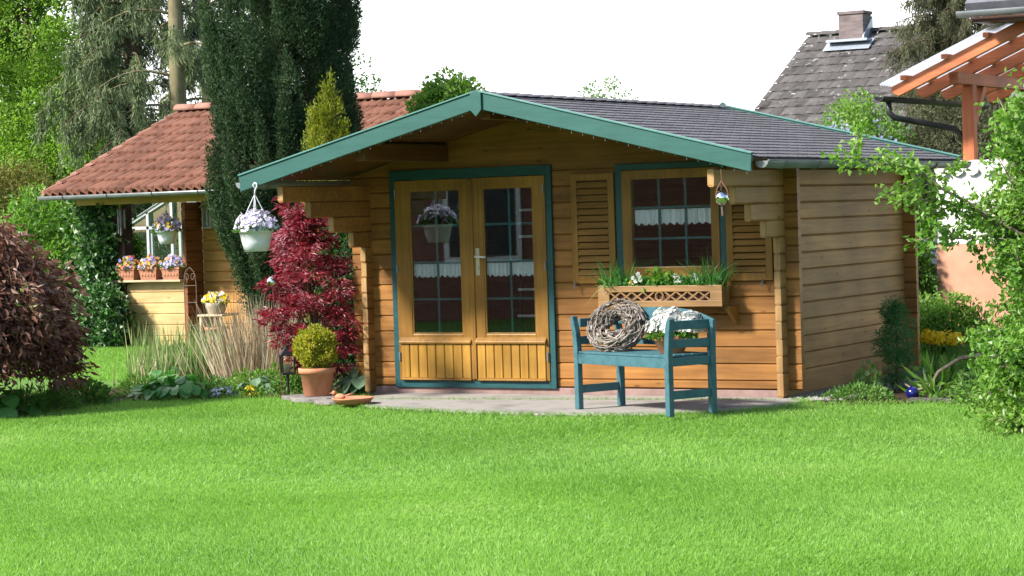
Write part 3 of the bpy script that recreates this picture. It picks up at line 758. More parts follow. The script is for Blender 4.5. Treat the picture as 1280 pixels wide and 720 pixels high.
# ---- window
wf = MB()
wf.box(WX0 - .065, WX0, -.03, .05, WZ0 + .0, WZ1 + .055); wf.box(WX1, WX1 + .055, -.03, .05, WZ0, WZ1 + .055); wf.box(WX0, WX1, -.03, .05, WZ1, WZ1 + .055)
win = wf.build('window', M['green_paint'], cab, bevel=.004)
m = MB(); gx0, gx1, gz0, gz1 = -1.51, -.757, 1.135, 1.888
m.box(WX0, gx0, -.04, .03, WZ0, WZ1); m.box(gx1, WX1, -.04, .03, WZ0, WZ1); m.box(gx0, gx1, -.04, .03, gz1, WZ1); m.box(gx0, gx1, -.04, .03, WZ0, gz0)
m.build('window_frame', M['trim_wood'], win, bevel=.006)
m = MB(); m.box(gx0 - .003, gx1 + .003, -.012, -.008, gz0 - .003, gz1 + .003); m.build('pane', M['glass'], win)
m = MB()
for q in (1, 2):
    xm = gx0 + (gx1 - gx0) * q / 3; m.box(xm - .011, xm + .011, -.004, .006, gz0, gz1)
    zm = gz0 + (gz1 - gz0) * q / 3 + (.005 if q == 2 else -.01); m.box(gx0, gx1, -.0045, .0065, zm - .010, zm + .010)
m.build('glazing_bars', M['bar_paint'], win)
lace(win, gx0 + .005, gx1 - .005, 1.625, 1.49, .02, 11)
# ---- shutters
def shutter(x0, x1, z0, z1):
    m = MB(); y0, y1 = -.046, -.008; st = .062
    m.box(x0, x0 + st, y0, y1, z0, z1); m.box(x1 - st, x1, y0, y1, z0, z1)
    m.box(x0 + st, x1 - st, y0 + .001, y1, z1 - .06, z1); m.box(x0 + st, x1 - st, y0 + .001, y1, z0, z0 + .065)
    s_ = m.build('shutter', M['trim_wood'], cab, bevel=.004)
    m = MB(); n = 14; a = z0 + .07; b = z1 - .065
    for i in range(n):
        zc = a + (b - a) * (i + .5) / n; h_ = (b - a) / n
        m.extrude([(-.054, -h_ * .42), (-.046, -h_ * .50), (-.014, h_ * .22), (-.022, h_ * .32)], (x0 + st, 0, zc), (0, 1, 0), (0, 0, 1), (x1 - x0 - 2 * st, 0, 0))
    m.build('louvres', M['shutter_wood'], s_)
    m = MB(); m.box(x0 + st, x1 - st, -.0095, -.0075, a, b); m.build('gap_shade_sheet', M['dark_post'], s_)  # dark sheet behind the slats, gives the gaps their shade by colour
    return s_
s1 = shutter(-2.10, -1.672, 1.0, 1.955)
s2 = shutter(-.618, -.20, 1.005, 1.93)
for s_, x, zz in ((s1, -2.07, .985), (s2, -.29, .985)):
    m = MB(); m.tube([(x, -.005, zz), (x, -.06, zz), (x + .005, -.065, zz + .035)], .007, 6); m.tube([(x - .01, -.06, zz), (x, -.065, zz - .03)], .006, 6); m.build('catch', M['iron_grey'], s_)
# fairy-light wire clips under the bargeboard
m = MB(); pr = []
for s in (-1, 1):
    for i in range(24):
        f = (i + .5) / 24; x = XA + s * HW * f; zc = ZA - FH - .02 - sl * HW * f
        m.tube([(x, -OH - .012, zc + .014), (x + R.uniform(-.006, .006), -OH - .014, zc - R.uniform(.008, .02))], .0022, 5)
    m.tube([(XA + s * HW * f, -OH - .008, ZA - FH - .012 - sl * HW * f + .004 * math.sin(f * 60)) for f in np.linspace(0, 1, 40)], .0022, 4)
tag(m.build('fairy_lights', M['zinc']), 'thin string of unlit fairy lights under the green bargeboards', 'fairy lights')

# things put inside the cabin for the shapes showing in the panes
t = thing('indoor_hanging_basket', 'hanging basket of lilac flowers behind the left door pane', 'hanging basket', (-3.42, .38, 1.58))
m = MB(); m.lathe([(.06, -.14), (.08, -.12), (.12, .02), (.126, .03), (.126, .045), (.11, .045)], (-3.42, .38, 1.58), 20); m.build('pot', M['iron_grey'], t, smooth=True)
m = MB(); d, p = ball(260, .6); p[:, 2] = np.abs(p[:, 2]); p = p * [.15, .15, .14] + [-3.42, .38, 1.62]; flowers(m, p, d + [0, -.3, .6], .022); m.build('flowers', L['lilac'], t)
m = MB(); d, p = ball(200, .5); p[:, 2] = np.abs(p[:, 2]); p = p * [.14, .14, .11] + [-3.42, .38, 1.6]; leaves(m, p, d, .06, .03); m.build('foliage', L['cover'], t)
m = MB(); m.tube([(-3.42, .38, 1.7), (-3.42, .38, 2.25)], .004, 5); m.build('hanger', M['white_plastic'], t)
t = thing('rack', 'slim dark ladder with pale rungs put in for a shape in the right door pane', 'rack', (-2.72, .32, .08))  # narrow rack put in for the rail and rung shape mirrored in the pane
m = MB(); m.bar((-2.82, .22, .076), (-2.79, .34, 1.98), .02, .03); m.build('rail', M['dark_metal'], t)
m = MB(); m.bar((-2.68, .22, .076), (-2.65, .34, 1.98), .02, .03); m.build('rail', M['dark_metal'], t)
for i in range(8):
    f = .08 + i * .125; m = MB(); m.bar((-2.84 + .03 * f, .205 + .12 * f, .08 + 1.9 * f), (-2.66 + .03 * f, .205 + .12 * f, .08 + 1.9 * f), .022, .022); m.build('rung', M['white_paint'], t)
# ================================================================== BENCH AND WHAT STANDS ON IT
BA = rad(-25); BO = (-1.40, -1.35, .026); BM = rotM(BA, BO)
def bw(x, y, z): v = BM @ np.array([x, y, z, 1]); return v[:3]
bench = thing('garden_bench', 'blue green painted wooden bench with curved back on the terrace under the window', 'bench', bw(.575, .2, 0))
W_, D_ = 1.23, .48
def fleg(x0, s, y0, top):
    m = MB(BM); o = .028 * s
    pl = [(0, 0), (.055, 0), (.055, .48), (.055 + o * .5, .62), (.055 + o * 1.3 - .01, top - .03), (.045 + o * 1.4, top), (.012 + o * 1.4, top), (0 + o * 1.2, top - .04), (o * .45, .62), (0, .48)]
    m.extrude(pl, (x0, y0, 0), (1, 0, 0), (0, 0, 1), (0, .05, 0)); return m.build('leg', M['bench_paint'], bench, bevel=.006)
fleg(0, -1, 0, .755); fleg(W_ - .055, 1, 0, .755); fleg(0, -.4, D_ - .05, .72); fleg(W_ - .055, .4, D_ - .05, .72)
m = MB(BM)
for i in range(5): m.box(-.0 + .057, W_ - .057, .012 + i * .091, .012 + i * .091 + .083, .452, .472)
m.build('seat', M['bench_paint'], bench, bevel=.004)
m = MB(BM); m.box(.056, W_ - .056, .006, .03, .372, .450); m.build('apron', M['bench_paint'], bench, bevel=.003)
m = MB(BM); m.box(.056, W_ - .056, D_ - .04, D_ - .015, .372, .450); m.build('apron', M['bench_paint'], bench, bevel=.003)
for x0 in (.014, W_ - .040):
    m = MB(BM); m.box(x0, x0 + .026, .051, D_ - .051, .385, .450); m.build('side_rail', M['bench_paint'], bench, bevel=.003)
    m = MB(BM); m.box(x0, x0 + .026, .051, D_ - .051, .13, .195); m.build('stretcher', M['bench_paint'], bench, bevel=.003)
    for za, zb in ((.525, .59), (.665, .735)):
        m = MB(BM); m.box(x0, x0 + .026, .049, D_ - .049, za, zb); m.build('arm_slat', M['bench_paint'], bench, bevel=.003)
m = MB(BM)
xs = np.linspace(-.03, W_ + .03, 25); tp = [(x, .818 - .085 * (abs(x - W_ / 2) / (W_ / 2 + .03)) ** 2.6) for x in xs]
m.extrude([(W_ + .03, .665), (W_ - .06, .675), (W_ / 2, .685), (.06, .675), (-.03, .665)][::-1] + tp[::-1], (0, D_ - .052, 0), (1, 0, 0), (0, 0, 1), (0, .026, 0))
bb = m.build('backrest', M['bench_paint'], bench, bevel=.004)
m = MB(BM); m.box(.056, W_ - .056, D_ - .05, D_ - .026, .515, .565)
m.build('back_rail', M['bench_paint'], bb, bevel=.003)
for x in (.20, .52, .86):
    m = MB(BM); m.box(x, x + .075, D_ - .047, D_ - .029, .566, .67); m.build('back_slat', M['bench_paint'], bb, bevel=.003)
for x0 in (.0265, W_ - .0275):
    for yy, dd in ((-.003, .003), (D_, .003)):
        m = MB(BM); m.tube([(x0, yy, .41), (x0, yy + dd, .41)], .009, 8); m.build('bolt', M['zinc'], bench)

# wreath of bare twigs leaning on the seat back
cw = bw(.30, .225, .472 + .195)
wre = thing('twig_wreath', 'thick round wreath woven of bare grey brown twigs leaning on the bench', 'wreath', tuple(cw - [0, 0, .19]))
nv = _n(np.array([.12, -1, .80])); ux = _n(np.cross([0, 0, 1], nv)); uy = np.cross(nv, ux)
m = MB()
for i in range(430):
    a0 = R.uniform(0, 2 * math.pi); b0 = R.uniform(0, 2 * math.pi); da = R.uniform(.35, 1.0) * R.choice((-1, 1)); db = R.uniform(-1.2, 1.2); rm = R.uniform(.058, .092); k = 6; pts = []
    for t_ in np.linspace(0, 1, k):
        a = a0 + da * t_; b = b0 + db * t_; rr = rm + (.008 if t_ in (0, 1) else 0)
        ctr = (ux * math.cos(a) + uy * math.sin(a)); pts.append(cw + ctr * (.160 + rr * math.cos(b)) + nv * rr * .95 * math.sin(b))
    r0 = R.uniform(.0036, .0085); m.tube(pts, [r0 * (1 - .4 * t_) for t_ in np.linspace(0, 1, k)], 5)
m.build('twigs', M['wreath_twig'], wre)
m = MB()
for i in range(12):
    pts = [cw + (ux * math.cos(a) + uy * math.sin(a)) * (.160 + .04 * math.cos(a * 3 + i)) + nv * .05 * math.sin(a * 2 + i) for a in np.linspace(0, 2 * math.pi, 30)]; m.tube(pts, .012, 5, cap=False)
m.build('core', M['twig'], wre)

def potted(name, label, cat, c, prof, potmat, group=None, seg=28, soil=True, pname='pot'):
    t = thing(name, label, cat, c, group); m = MB(); m.lathe(prof, c, seg, cap=False)
    m.add([(c[0] + prof[0][0] * math.cos(a), c[1] + prof[0][0] * math.sin(a), c[2] + prof[0][1]) for a in np.linspace(0, 2 * math.pi, seg, endpoint=False)], [tuple(range(seg))])
    m.build(pname, M[potmat], t, smooth=False if seg < 12 else True)
    if soil:
        r_, z_ = prof[-1]; m = MB(); m.lathe([(r_ - .002, z_ - .02), (.01, z_ - .004)], c, 16, cap=False); m.build('soil', M['soil'], t)
    return t
c_ = bw(.965, .25, .472)
t = potted('flower_bowl', 'terracotta bowl heaped with white flowers on the right of the bench seat', 'flower pot', tuple(c_), [(.085, 0), (.095, .004), (.135, .10), (.150, .105), (.152, .135), (.140, .137), (.134, .125)], 'terracotta')
m = MB(); top = c_ + [0, 0, .14]
d, p = ball(900, .72); p[:, 2] = np.abs(p[:, 2]) - .12; p = p * [.175, .175, .17] + top + [-.02, 0, .06]; bump = .02 * np.sin(p[:, :1] * 60) ; p += bump * d
fm = MB(); flowers(fm, p, d + [-.2, -.3, .5], rng.uniform(.015, .024, len(p)), 5, .2); 
d, p2 = ball(260, .72); p2[:, 2] = np.abs(p2[:, 2]); p2 = p2 * [.13, .13, .17] + top + ux * .09 + [.05, .03, .03]; flowers(fm, p2, d + [0, -.2, .5], .02, 5, .2)
fm.build('flowers', L['white'], t)
d, p = ball(420, .4); p[:, 2] = np.abs(p[:, 2]) * .9 - .2; p = p * [.185, .185, .13] + top; leaves(m, p, d + [0, 0, .2], .045, .03); m.build('foliage', L['cover'], t)

# ================================================================== HANGING THINGS
def hanging_pot(label, c, r, h, flower_mat, spread, nf, hook_top, fr=.02, seedz=.12, mat='white_plastic', fo=.5):
    """c = rim centre"""
    t = thing('hanging_pot', label, 'hanging pot', tuple(c))
    m = MB(); m.lathe([(.56 * r, -h), (.62 * r, -h), (.64 * r, -h + .016), (.68 * r, -h + .018), (.78 * r, -h * .55), (.90 * r, -.018), (r, -.014), (r, .012), (.94 * r, .012), (.9 * r, -.03)], c, 30, cap=True); m.build('pot', M[mat], t, smooth=True)
    m = MB(); hk = np.array([c[0], c[1], hook_top])
    a = [hk + [.0, 0, -.035], hk + [-.012, 0, -.008], hk + [.004, 0, .012], hk + [.024, 0, .004], hk + [.028, 0, -.020], hk + [.006, 0, -.055], hk + [0, 0, -.10]]
    m.tube(a, .0075, 7)
    for k in range(4):
        an = k * math.pi / 2 + .5; m.tube([hk + [0, 0, -.09], np.array(c) + [r * .94 * math.cos(an), r * .94 * math.sin(an), .005]], .0042, 5)
    m.build('hanger', M['white_plastic'], t, smooth=True)
    m = MB(); d, p = ball(nf, .7); p[:, 2] = np.abs(p[:, 2]); p = p * [spread, spread, seedz + .03] + np.array(c) + [0, 0, .012]; flowers(m, p, d + [-.2, -.5, .45], rng.uniform(fr * .75, fr * 1.25, nf), 5, .15); m.build('flowers', L[flower_mat], t)
    m = MB(); d, p = ball(int(nf * 1.6), .5); p[:, 2] = np.abs(p[:, 2]) - .1; p = p * [spread * fo * 1.8, spread * fo * 1.8, seedz * .85] + np.array(c); leaves(m, p, d + [0, -.2, .1], .045, .026); m.build('foliage', L['cover'], t)
    return t
hanging_pot('white hanging pot of white and lilac flowers hooked on the left end of the bargeboard', (-4.42, -1.51, 1.555), .160, .185, 'whitelilac', .195, 300, 1.955, .024, .14)
# mirror ball on a cord
t = thing('mirror_ball', 'silver mirror ball hanging on a cord from the right end of the bargeboard', 'ornament', (.02, -1.47, 1.70))
m = MB(); m.sphere((.02, -1.47, 1.70), .058, 22, 14); m.build('ball', M['chrome'], t, smooth=True)
m = MB(); m.tube([(.02, -1.47, 1.92), (.02, -1.47, 1.82)], .003, 5)
for k in range(3):
    a = k * 2.1; m.tube([(.02, -1.47, 1.83), (.02 + .045 * math.cos(a), -1.47 + .045 * math.sin(a), 1.765), (.02 + .06 * math.cos(a), -1.47 + .06 * math.sin(a), 1.70), (.02, -1.47, 1.64)], .004, 5)
m.tube([(.02, -1.47, 1.64), (.022, -1.47, 1.56)], .007, 5); m.build('cord', M['rope'], t)

# window box
fb = thing('window_box', 'wooden window box with cut lattice front, grassy plants and white flowers', 'window box', (-1.17, -.15, .80))
bx0, bx1, by0, by1, bz0, bz1 = -1.745, -.575, -.25, -.055, .80, .975
m = MB()
m.box(bx0 + .02, bx1 - .02, by0 + .03, by1, bz0 + .001, bz0 + .02); m.box(bx0 + .02, bx1 - .02, by1 - .018, by1, bz0 + .02, bz1 - .01)
for x in (bx0 + .02, bx1 - .038): m.box(x, x + .018, by0 + .03, by1 - .018, bz0 + .02, bz1 - .01)
m.build('box', M['box_wood'], fb, bevel=.003)
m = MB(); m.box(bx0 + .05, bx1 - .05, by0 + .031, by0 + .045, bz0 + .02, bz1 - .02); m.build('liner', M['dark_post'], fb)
m = MB(); yb = by0
m.box(bx0, bx1, yb, yb + .02, bz1 - .048, bz1 + .005); m.box(bx0, bx1, yb, yb + .02, bz0, bz0 + .052)
m.box(bx0, bx0 + .11, yb + .0005, yb + .0195, bz0 + .052, bz1 - .048); m.box(bx1 - .11, bx1, yb + .0005, yb + .0195, bz0 + .052, bz1 - .048)
m.build('front_board', M['box_wood'], fb, bevel=.003)
m = MB(); za, zb = bz0 + .052, bz1 - .048; xm = (bx0 + bx1) / 2; hw = (bx1 - bx0 - .22) / 2
nx = 4; wdt = (hw - .05) / nx
for s in (-1, 1):
    for i in range(nx):
        xa = xm + s * (.05 + i * wdt); xb = xm + s * (.05 + (i + 1) * wdt)
        m.bar((xa, yb + .010, za), (xb, yb + .010, zb), .012, .014, up=(0, 1, 0)); m.bar((xa, yb + .013, zb), (xb, yb + .013, za), .012, .014, up=(0, 1, 0))
m.tube([(xm + .036 * math.cos(a), yb + .011, (za + zb) / 2 + .036 * math.sin(a)) for a in np.linspace(0, 2 * math.pi, 18)], .008, 6, cap=False)
m.build('lattice', M['box_wood'], fb)
for x in (bx0 + .15, bx1 + .0):
    m = MB(); m.extrude([(0, 0), (.19, 0), (.19, -.03), (.03, -.15), (0, -.15)], (x, -.002, bz0 - .002), (0, -1, 0), (0, 0, 1), (.035, 0, 0)); m.build('bracket', M['trim_wood'], fb, bevel=.003)
m = MB(); m.box(bx0 + .04, bx1 - .04, by0 + .046, by1 - .02, bz0 + .03, bz1 - .03); m.build('soil', M['soil'], fb)
def tuft(mb, c, n, ln, w, spread=.05, droop=.4, tilt=.35):
    P = np.array(c) + np.concatenate([rng.normal(size=(n, 2)) * spread, np.zeros((n, 1))], 1)
    A = np.concatenate([rng.normal(size=(n, 2)) * tilt, np.ones((n, 1))], 1); blades(mb, P, A, ln * rng.uniform(.6, 1.2, n), w, droop * rng.uniform(.4, 1.4, n), 4)
m = MB()
for x, n, ln in ((-1.67, 70, .36), (-1.55, 60, .33), (-.98, 30, .2), (-.80, 60, .34), (-.68, 80, .37), (-1.3, 20, .14)): tuft(m, (x, -.15, bz1 - .035), n, ln, .010, .035, .35)
m.build('grassy_leaves', L['hosta'], fb)
m = MB(); P_ = rng.uniform([-1.72, -.22, bz1 - .02], [-.62, -.09, bz1 + .05], (420, 3)); leaves(m, P_, rng.normal(size=(420, 3)) + [0, -.5, .6], .06, .035)
P_ = rng.normal(size=(160, 3)) * [.07, .04, .04] + [-1.19, -.15, bz1 + .05]; m.build('foliage', L['hosta'], fb)
m = MB(); leaves(m, P_, rng.normal(size=(160, 3)) + [0, -.5, .6], .06, .035); m.build('light_foliage', L['fresh'], fb)
m = MB(); P_ = np.array([(-1.43, -.2, 1.045), (-1.40, -.21, 1.02), (-1.37, -.2, 1.06), (-1.35, -.22, 1.03), (-1.38, -.2, 1.08), (-1.0, -.2, 1.04), (-1.03, -.2, 1.06), (-.98, -.21, 1.02), (-.85, -.2, 1.06), (-.83, -.2, 1.03), (-1.02, -.2, 1.0)]); flowers(m, P_, np.tile([.3, -1, .35], (len(P_), 1)), .024, 6, .1); m.build('flowers', L['white'], fb)
m = MB(); flowers(m, np.array([(-1.445, -.21, 1.0), (-1.45, -.215, .985)]), np.tile([.3, -1, .2], (2, 1)), .03, 6, .3); m.build('pale_flower', L['yellowwhite'], fb)
m = MB(); tuft(m, (-1.66, -.25, bz1 - .01), 24, .2, .006, .03, 1.7, .5); m.build('trailing_stems', L['strap'], fb)

# ================================================================== FRONT CORNER BY THE TERRACE
c = (-4.42, -.66, .045)
t = potted('potted_shrub', 'round yellow green shrub in a plain terracotta pot beside the terrace', 'potted plant', c, [(.118, 0), (.125, .004), (.150, .20), (.166, .203), (.170, .25), (.156, .252), (.15, .235)], 'terracotta')
m = MB()
for k in range(46):
    d, _ = ball(1); d = d[0]; q = np.array(c) + [0, 0, .43] + d * [.17, .17, .16]; limb(m, (c[0], c[1], c[2] + .24), q, .006, .002, seg=4, k=4)
m.build('stems', M['bark'], t)
m = MB(); C_, d = ellipsoid_pts(230, (c[0], c[1], c[2] + .43), (.185, .185, .185), .55); C_ = C_[C_[:, 2] > c[2] + .265]; clump(m, C_, .035, 34, .030, .015, .8, .5, .5); m.build('foliage', L['potshrub'], t)
# flagstones
for (x, y, sx, sy, lab) in ((-4.62, -.62, .2, .17, 'left flagstone under the pot with pale worn edge'), (-4.35, -.80, .24, .16, 'grey flagstone in front of the terracotta pot'), (-4.30, -.55, .2, .16, 'flagstone hidden behind and under the terracotta pot'), (-4.02, -.95, .22, .15, 'flagstone between the pot and the terracotta dish')):
    m = MB(); k = 9; m.extrude([(x + sx * math.cos(a) * R.uniform(.8, 1.1), y + sy * math.sin(a) * R.uniform(.8, 1.1)) for a in np.linspace(0, 2 * math.pi, k, endpoint=False)], (0, 0, .0), (1, 0, 0), (0, 1, 0), (0, 0, R.uniform(.034, .043))); tag(m.build('flagstone', M['slate_slab'], bevel=.006), lab, 'flagstone', 'flagstones round the pot')
# dish with a small clay figure
t = thing('clay_dish', 'shallow terracotta dish with a small clay bird lying on the terrace corner', 'dish', (-3.66, -1.22, .026))
m = MB(); m.lathe([(.10, 0), (.15, .008), (.175, .045), (.185, .055), (.172, .058), (.15, .028), (.02, .018)], (-3.66, -1.22, .026), 28); m.build('bowl', M['terracotta'], t, smooth=True)
m = MB(); m.sphere((-3.78, -1.24, .088), .036, 14, 9, (1.5, .8, .8)); m.sphere((-3.835, -1.25, .122), .021, 12, 8); m.bar((-3.74, -1.23, .095), (-3.66, -1.22, .118), .03, .010); m.bar((-3.855, -1.252, .122), (-3.873, -1.256, .117), .008, .008); m.build('bird', M['terracotta'], t, smooth=True)
# lantern on a post
lx, ly = -4.89, -.46
t = thing('garden_lantern', 'small black lantern with glass sides on a thin post in the bed', 'lantern', (lx, ly, 0))
m = MB(); m.tube([(lx, ly, 0), (lx, ly, .215)], .012, 8); m.build('post', M['dark_metal'], t)
m = MB(); m.lathe([(.085, 0), (.085, .012), (.075, .016)], (lx, ly, .215), 4); m.lathe([(.095, .175), (.105, .18), (.04, .235), (.02, .245), (.018, .26), (.005, .27)], (lx, ly, .215), 4)
for k in range(4):
    a = k * math.pi / 2; m.bar((lx + .075 * math.cos(a), ly + .075 * math.sin(a), .23), (lx + .082 * math.cos(a), ly + .082 * math.sin(a), .392), .012, .012)
m.tube([(lx + .02 * math.cos(a), ly, .49 + .02 * math.sin(a)) for a in np.linspace(0, 2 * math.pi, 12)], .003, 5); m.build('frame', M['dark_metal'], t)
m = MB(); m.lathe([(.068, .014), (.074, .176)], (lx, ly, .215), 4, cap=False); m.build('pane', M['glass'], t)
m = MB(); m.lathe([(.028, .014), (.028, .09), (.024, .095)], (lx, ly, .215), 14); m.build('candle', M['white_paint'], t, smooth=True)
# mirror globe on a red rod
gx, gy = -5.0, -.50
t = thing('gazing_ball', 'small silver globe on a thin red rod between maple and dry grasses', 'garden ornament', (gx, gy, 0))
m = MB(); m.tube([(gx + .07, gy, 0), (gx + .03, gy, .6), (gx, gy, 1.05)], .0042, 6); m.build('rod', M['pink_rod'], t)
m = MB(); m.sphere((gx, gy, 1.07), .05, 16, 10); m.build('ball', M['chrome'], t, smooth=True)

# ================================================================== PLANTS OF THE LEFT BED
def plant(name, label, cat, base, group=None): return thing(name, label, cat, base, group)
# red maple: layered sprays on a forking trunk
b = np.array((-4.80, -.10, 0)); t = plant('red_maple', 'small purple red maple with layered feathery leaves beside the cabin wall', 'tree', tuple(b))
tr = MB(); cr = MB(); tr.tube([b, b + [.02, 0, .35], b + [-.03, .02, .8]], [.035, .028, .02], 8)
sprays = []
for i in range(150):
    z = .22 + 1.46 * (i / 150) ** .9 + R.uniform(-.05, .05); f = max(0, (z - .2) / 1.5)
    rr = (.51 * (1 - f ** 2.8) * (.45 + min(1, f * 2.2) * .55) + .06) * R.uniform(.35, 1.); an = R.uniform(0, 2 * math.pi)
    lean = -.14 * max(0, f - .35) * 1.4 * .9
    q = b + [lean * .9 + rr * math.cos(an), lean * .4 + rr * math.sin(an) * .85, z]; sprays.append(q)
    if i % 3 == 0: limb(tr, b + [-.02 + lean * .5, .01, max(.2, z * .62)], q, .009, .002, seg=4, k=4)
sprays += [b + [-.17, -.06, 1.70], b + [-.19, -.07, 1.76], b + [-.15, -.05, 1.62], b + [-.20, -.08, 1.84], b + [-.12, -.04, 1.54], b + [-.05, -.02, 1.5]]
C_ = np.array(sprays)
for q in C_:
    n_ = 44; d, p = ball(n_, .2); p = p * [.13, .13, .045]
    leaves(cr, q + p, np.concatenate([d[:, :2], rng.normal(size=(n_, 1)) * .25 - .25], 1), rng.uniform(.045, .085, n_), rng.uniform(.010, .018, n_), .1, .25)
    n_ = 30; d, p = ball(n_, .2); p = p * [.13, .13, .05]
    leaves(cr, q + p, np.concatenate([d[:, :2], rng.normal(size=(n_, 1)) * .3 - .2], 1), rng.uniform(.03, .05, n_), rng.uniform(.018, .026, n_))
tr.build('trunk', M['bark'], t, smooth=True); cr.build('crown', L['maple'], t)
# copper weeping maple at the left edge
b = np.array((-7.07, -2.38, 0)); t = plant('copper_maple', 'weeping copper brown maple forming a dense dome at the edge of the lawn', 'tree', tuple(b))
tr = MB(); cr = MB(); tr.tube([b, b + [.05, 0, .6], b + [-.04, .03, 1.15], b + [.02, 0, 1.5]], [.06, .05, .045, .03], 8)
Pc = []; Ac = []
for i in range(420):
    an = R.uniform(0, 2 * math.pi); f = R.random() ** .6; rr = .88 * f; zt = 1.70 * math.sqrt(max(0, 1 - (rr / 1.0) ** 2.4)) + R.uniform(-.26, .12)
    top = b + [rr * .5 * math.cos(an), rr * .5 * math.sin(an), 1.35 + .3 * (1 - f)]; q = b + [rr * math.cos(an), rr * math.sin(an), zt]
    ln_ = R.uniform(.4, 1.15) * (.6 + .6 * f); lo = q + [.10 * math.cos(an), .10 * math.sin(an), -min(ln_, max(.1, zt - .26 - R.random() * .22))]
    if i % 2 == 0: tr.tube([top, (top + q) / 2 + [0, 0, .06], q, (q + lo) / 2 + [.04 * math.cos(an), .04 * math.sin(an), 0], lo], [.010, .007, .005, .004, .002], 4)
    n_ = 50; tt = rng.uniform(0, 1, n_)[:, None]; pp = q + (lo - q) * tt + rng.normal(size=(n_, 3)) * [.07, .07, .04]; Pc.append(pp); Ac.append(np.tile([math.cos(an) * .9, math.sin(an) * .9, -.6], (n_, 1)) + rng.normal(size=(n_, 3)) * .7)
for i in range(46):
    an = R.uniform(-1.2, 1.3); z0 = R.uniform(.45, 1.5); q = b + [.75 * math.cos(an), .75 * math.sin(an), z0]; ln_ = R.uniform(.15, .42); lo = q + [ln_ * math.cos(an), ln_ * math.sin(an), -R.uniform(.05, .35)]
    tr.tube([q, (q + lo) / 2 + [0, 0, .05], lo], [.004, .003, .0015], 4); n_ = 26; tt = rng.uniform(0, 1, n_)[:, None]; Pc.append(q + (lo - q) * tt + rng.normal(size=(n_, 3)) * .03); Ac.append(np.tile([math.cos(an), math.sin(an), -.7], (n_, 1)) + rng.normal(size=(n_, 3)) * .6)
Pc = np.concatenate(Pc); Ac = np.concatenate(Ac); leaves(cr, Pc, Ac, rng.uniform(.05, .115, len(Pc)), rng.uniform(.020, .042, len(Pc)), .15, .25)
tr.build('trunk', M['bark'], t, smooth=True); cr.build('crown', L['copper'], t)
# dry straw-coloured shrub grass
b = np.array((-6.15, .75, 0)); t = plant('dry_grass_clump', 'tall dry straw coloured stems fanning up beside the cypress', 'plant', tuple(b))
m = MB(); n_ = 640; P_ = b + np.concatenate([rng.normal(size=(n_, 2)) * [.22, .16], np.zeros((n_, 1))], 1); A_ = np.concatenate([(P_[:, :2] - b[:2]) * .75 + rng.normal(size=(n_, 2)) * .11, np.ones((n_, 1))], 1); blades(m, P_, A_, rng.uniform(.5, 1.0, n_), rng.uniform(.006, .014, n_), .05, 4)
m.build('stems', L['straw'], t)
m = MB()
for k in range(40):
    q = b + [R.gauss(0, .12), R.gauss(0, .1), 0]; e_ = q + [(q[0] - b[0]) * 1.8 + R.gauss(0, .1), R.gauss(0, .1), R.uniform(.6, 1.0)]; limb(m, q, e_, .006, .002, seg=4, k=4)
m.build('twigs', M['twig'], t)
# green strap-leaved clumps (irises) in front of the shed
for i, (x, y, n_, lab) in enumerate(((-7.55, 1.05, 110, 'pale green iris clump with upright sword leaves left of the post'), (-7.05, 1.1, 120, 'iris clump with dry tips in front of the pale shed wall'), (-7.2, .55, 70, 'shorter iris clump next to the broad leaved plant'))):
    t = plant('iris_clump', lab, 'plant', (x, y, 0), 'sword leaved clumps in the left bed'); m = MB(); tuft(m, (x, y, 0), n_ * 2, .60 if i < 2 else .42, .019, .15, .07, .11); m.build('leaves', L['strap'], t)
    m = MB(); tuft(m, (x, y, 0), 40, .5, .010, .14, .2, .2); m.build('dry_leaves', L['straw'], t)
# broad-leaved plants
def broad(name, lab, c, n_, size, r, h, mat, group=None, cat='plant'):
    t = plant(name, lab, cat, c, group); m = MB()
    for k in range(n_):
        an = R.uniform(0, 2 * math.pi); rr = r * math.sqrt(R.random()); z = h * (1 - .7 * (rr / r) ** 2) * R.uniform(.55, 1.05); p = np.array(c) + [rr * math.cos(an), rr * math.sin(an), z]
        s = size * R.uniform(.65, 1.2); nrm = _n(np.array([math.cos(an) * .7, math.sin(an) * .7, .9]) + np.array([R.gauss(0, .3), R.gauss(0, .3), 0])); a = _n(np.array([math.cos(an), math.sin(an), -.35]) - nrm * 0); sd = _n(np.cross(nrm, a)); a = np.cross(sd, nrm)
        V = [p]; kk = 10
        for j in range(kk):
            q = 2 * math.pi * j / kk; V.append(p + a * s * (.5 + .5 * math.cos(q)) * (1.02 if j else 1.12) * .95 + sd * s * .46 * math.sin(q) - nrm * s * .10 * math.cos(q) ** 2 + nrm * s * .05 * math.sin(q) ** 2)
        V[0] = p + a * s * .45 - nrm * s * .04; m.add(V, [(0, 1 + j, 1 + (j + 1) % kk) for j in range(kk)])
        if k % 2 == 0: m.tube([np.array(c) + [0, 0, .01], p], .003, 3)
    m.build('leaves', L[mat], t); return t
broad('broad_leaf_plant', 'low dark green plant with broad round leaves in the middle of the left bed', (-6.05, -.62, 0), 78, .13, .34, .24, 'hosta')
broad('broad_leaf_plant', 'broad leaved plant at the far left lawn corner under the copper maple', (-6.52, -2.50, 0), 26, .20, .24, .30, 'hosta')
broad('blue_hosta', 'pale blue green hosta tucked between boulder and cabin corner', (-4.42, .12, 0), 24, .15, .2, .3, 'bluehosta')
broad('blue_hosta', 'pale hosta beside the lantern behind yellow flowers', (-5.6, .0, 0), 20, .11, .18, .16, 'bluehosta')
t = tag(MB(), None) if False else None
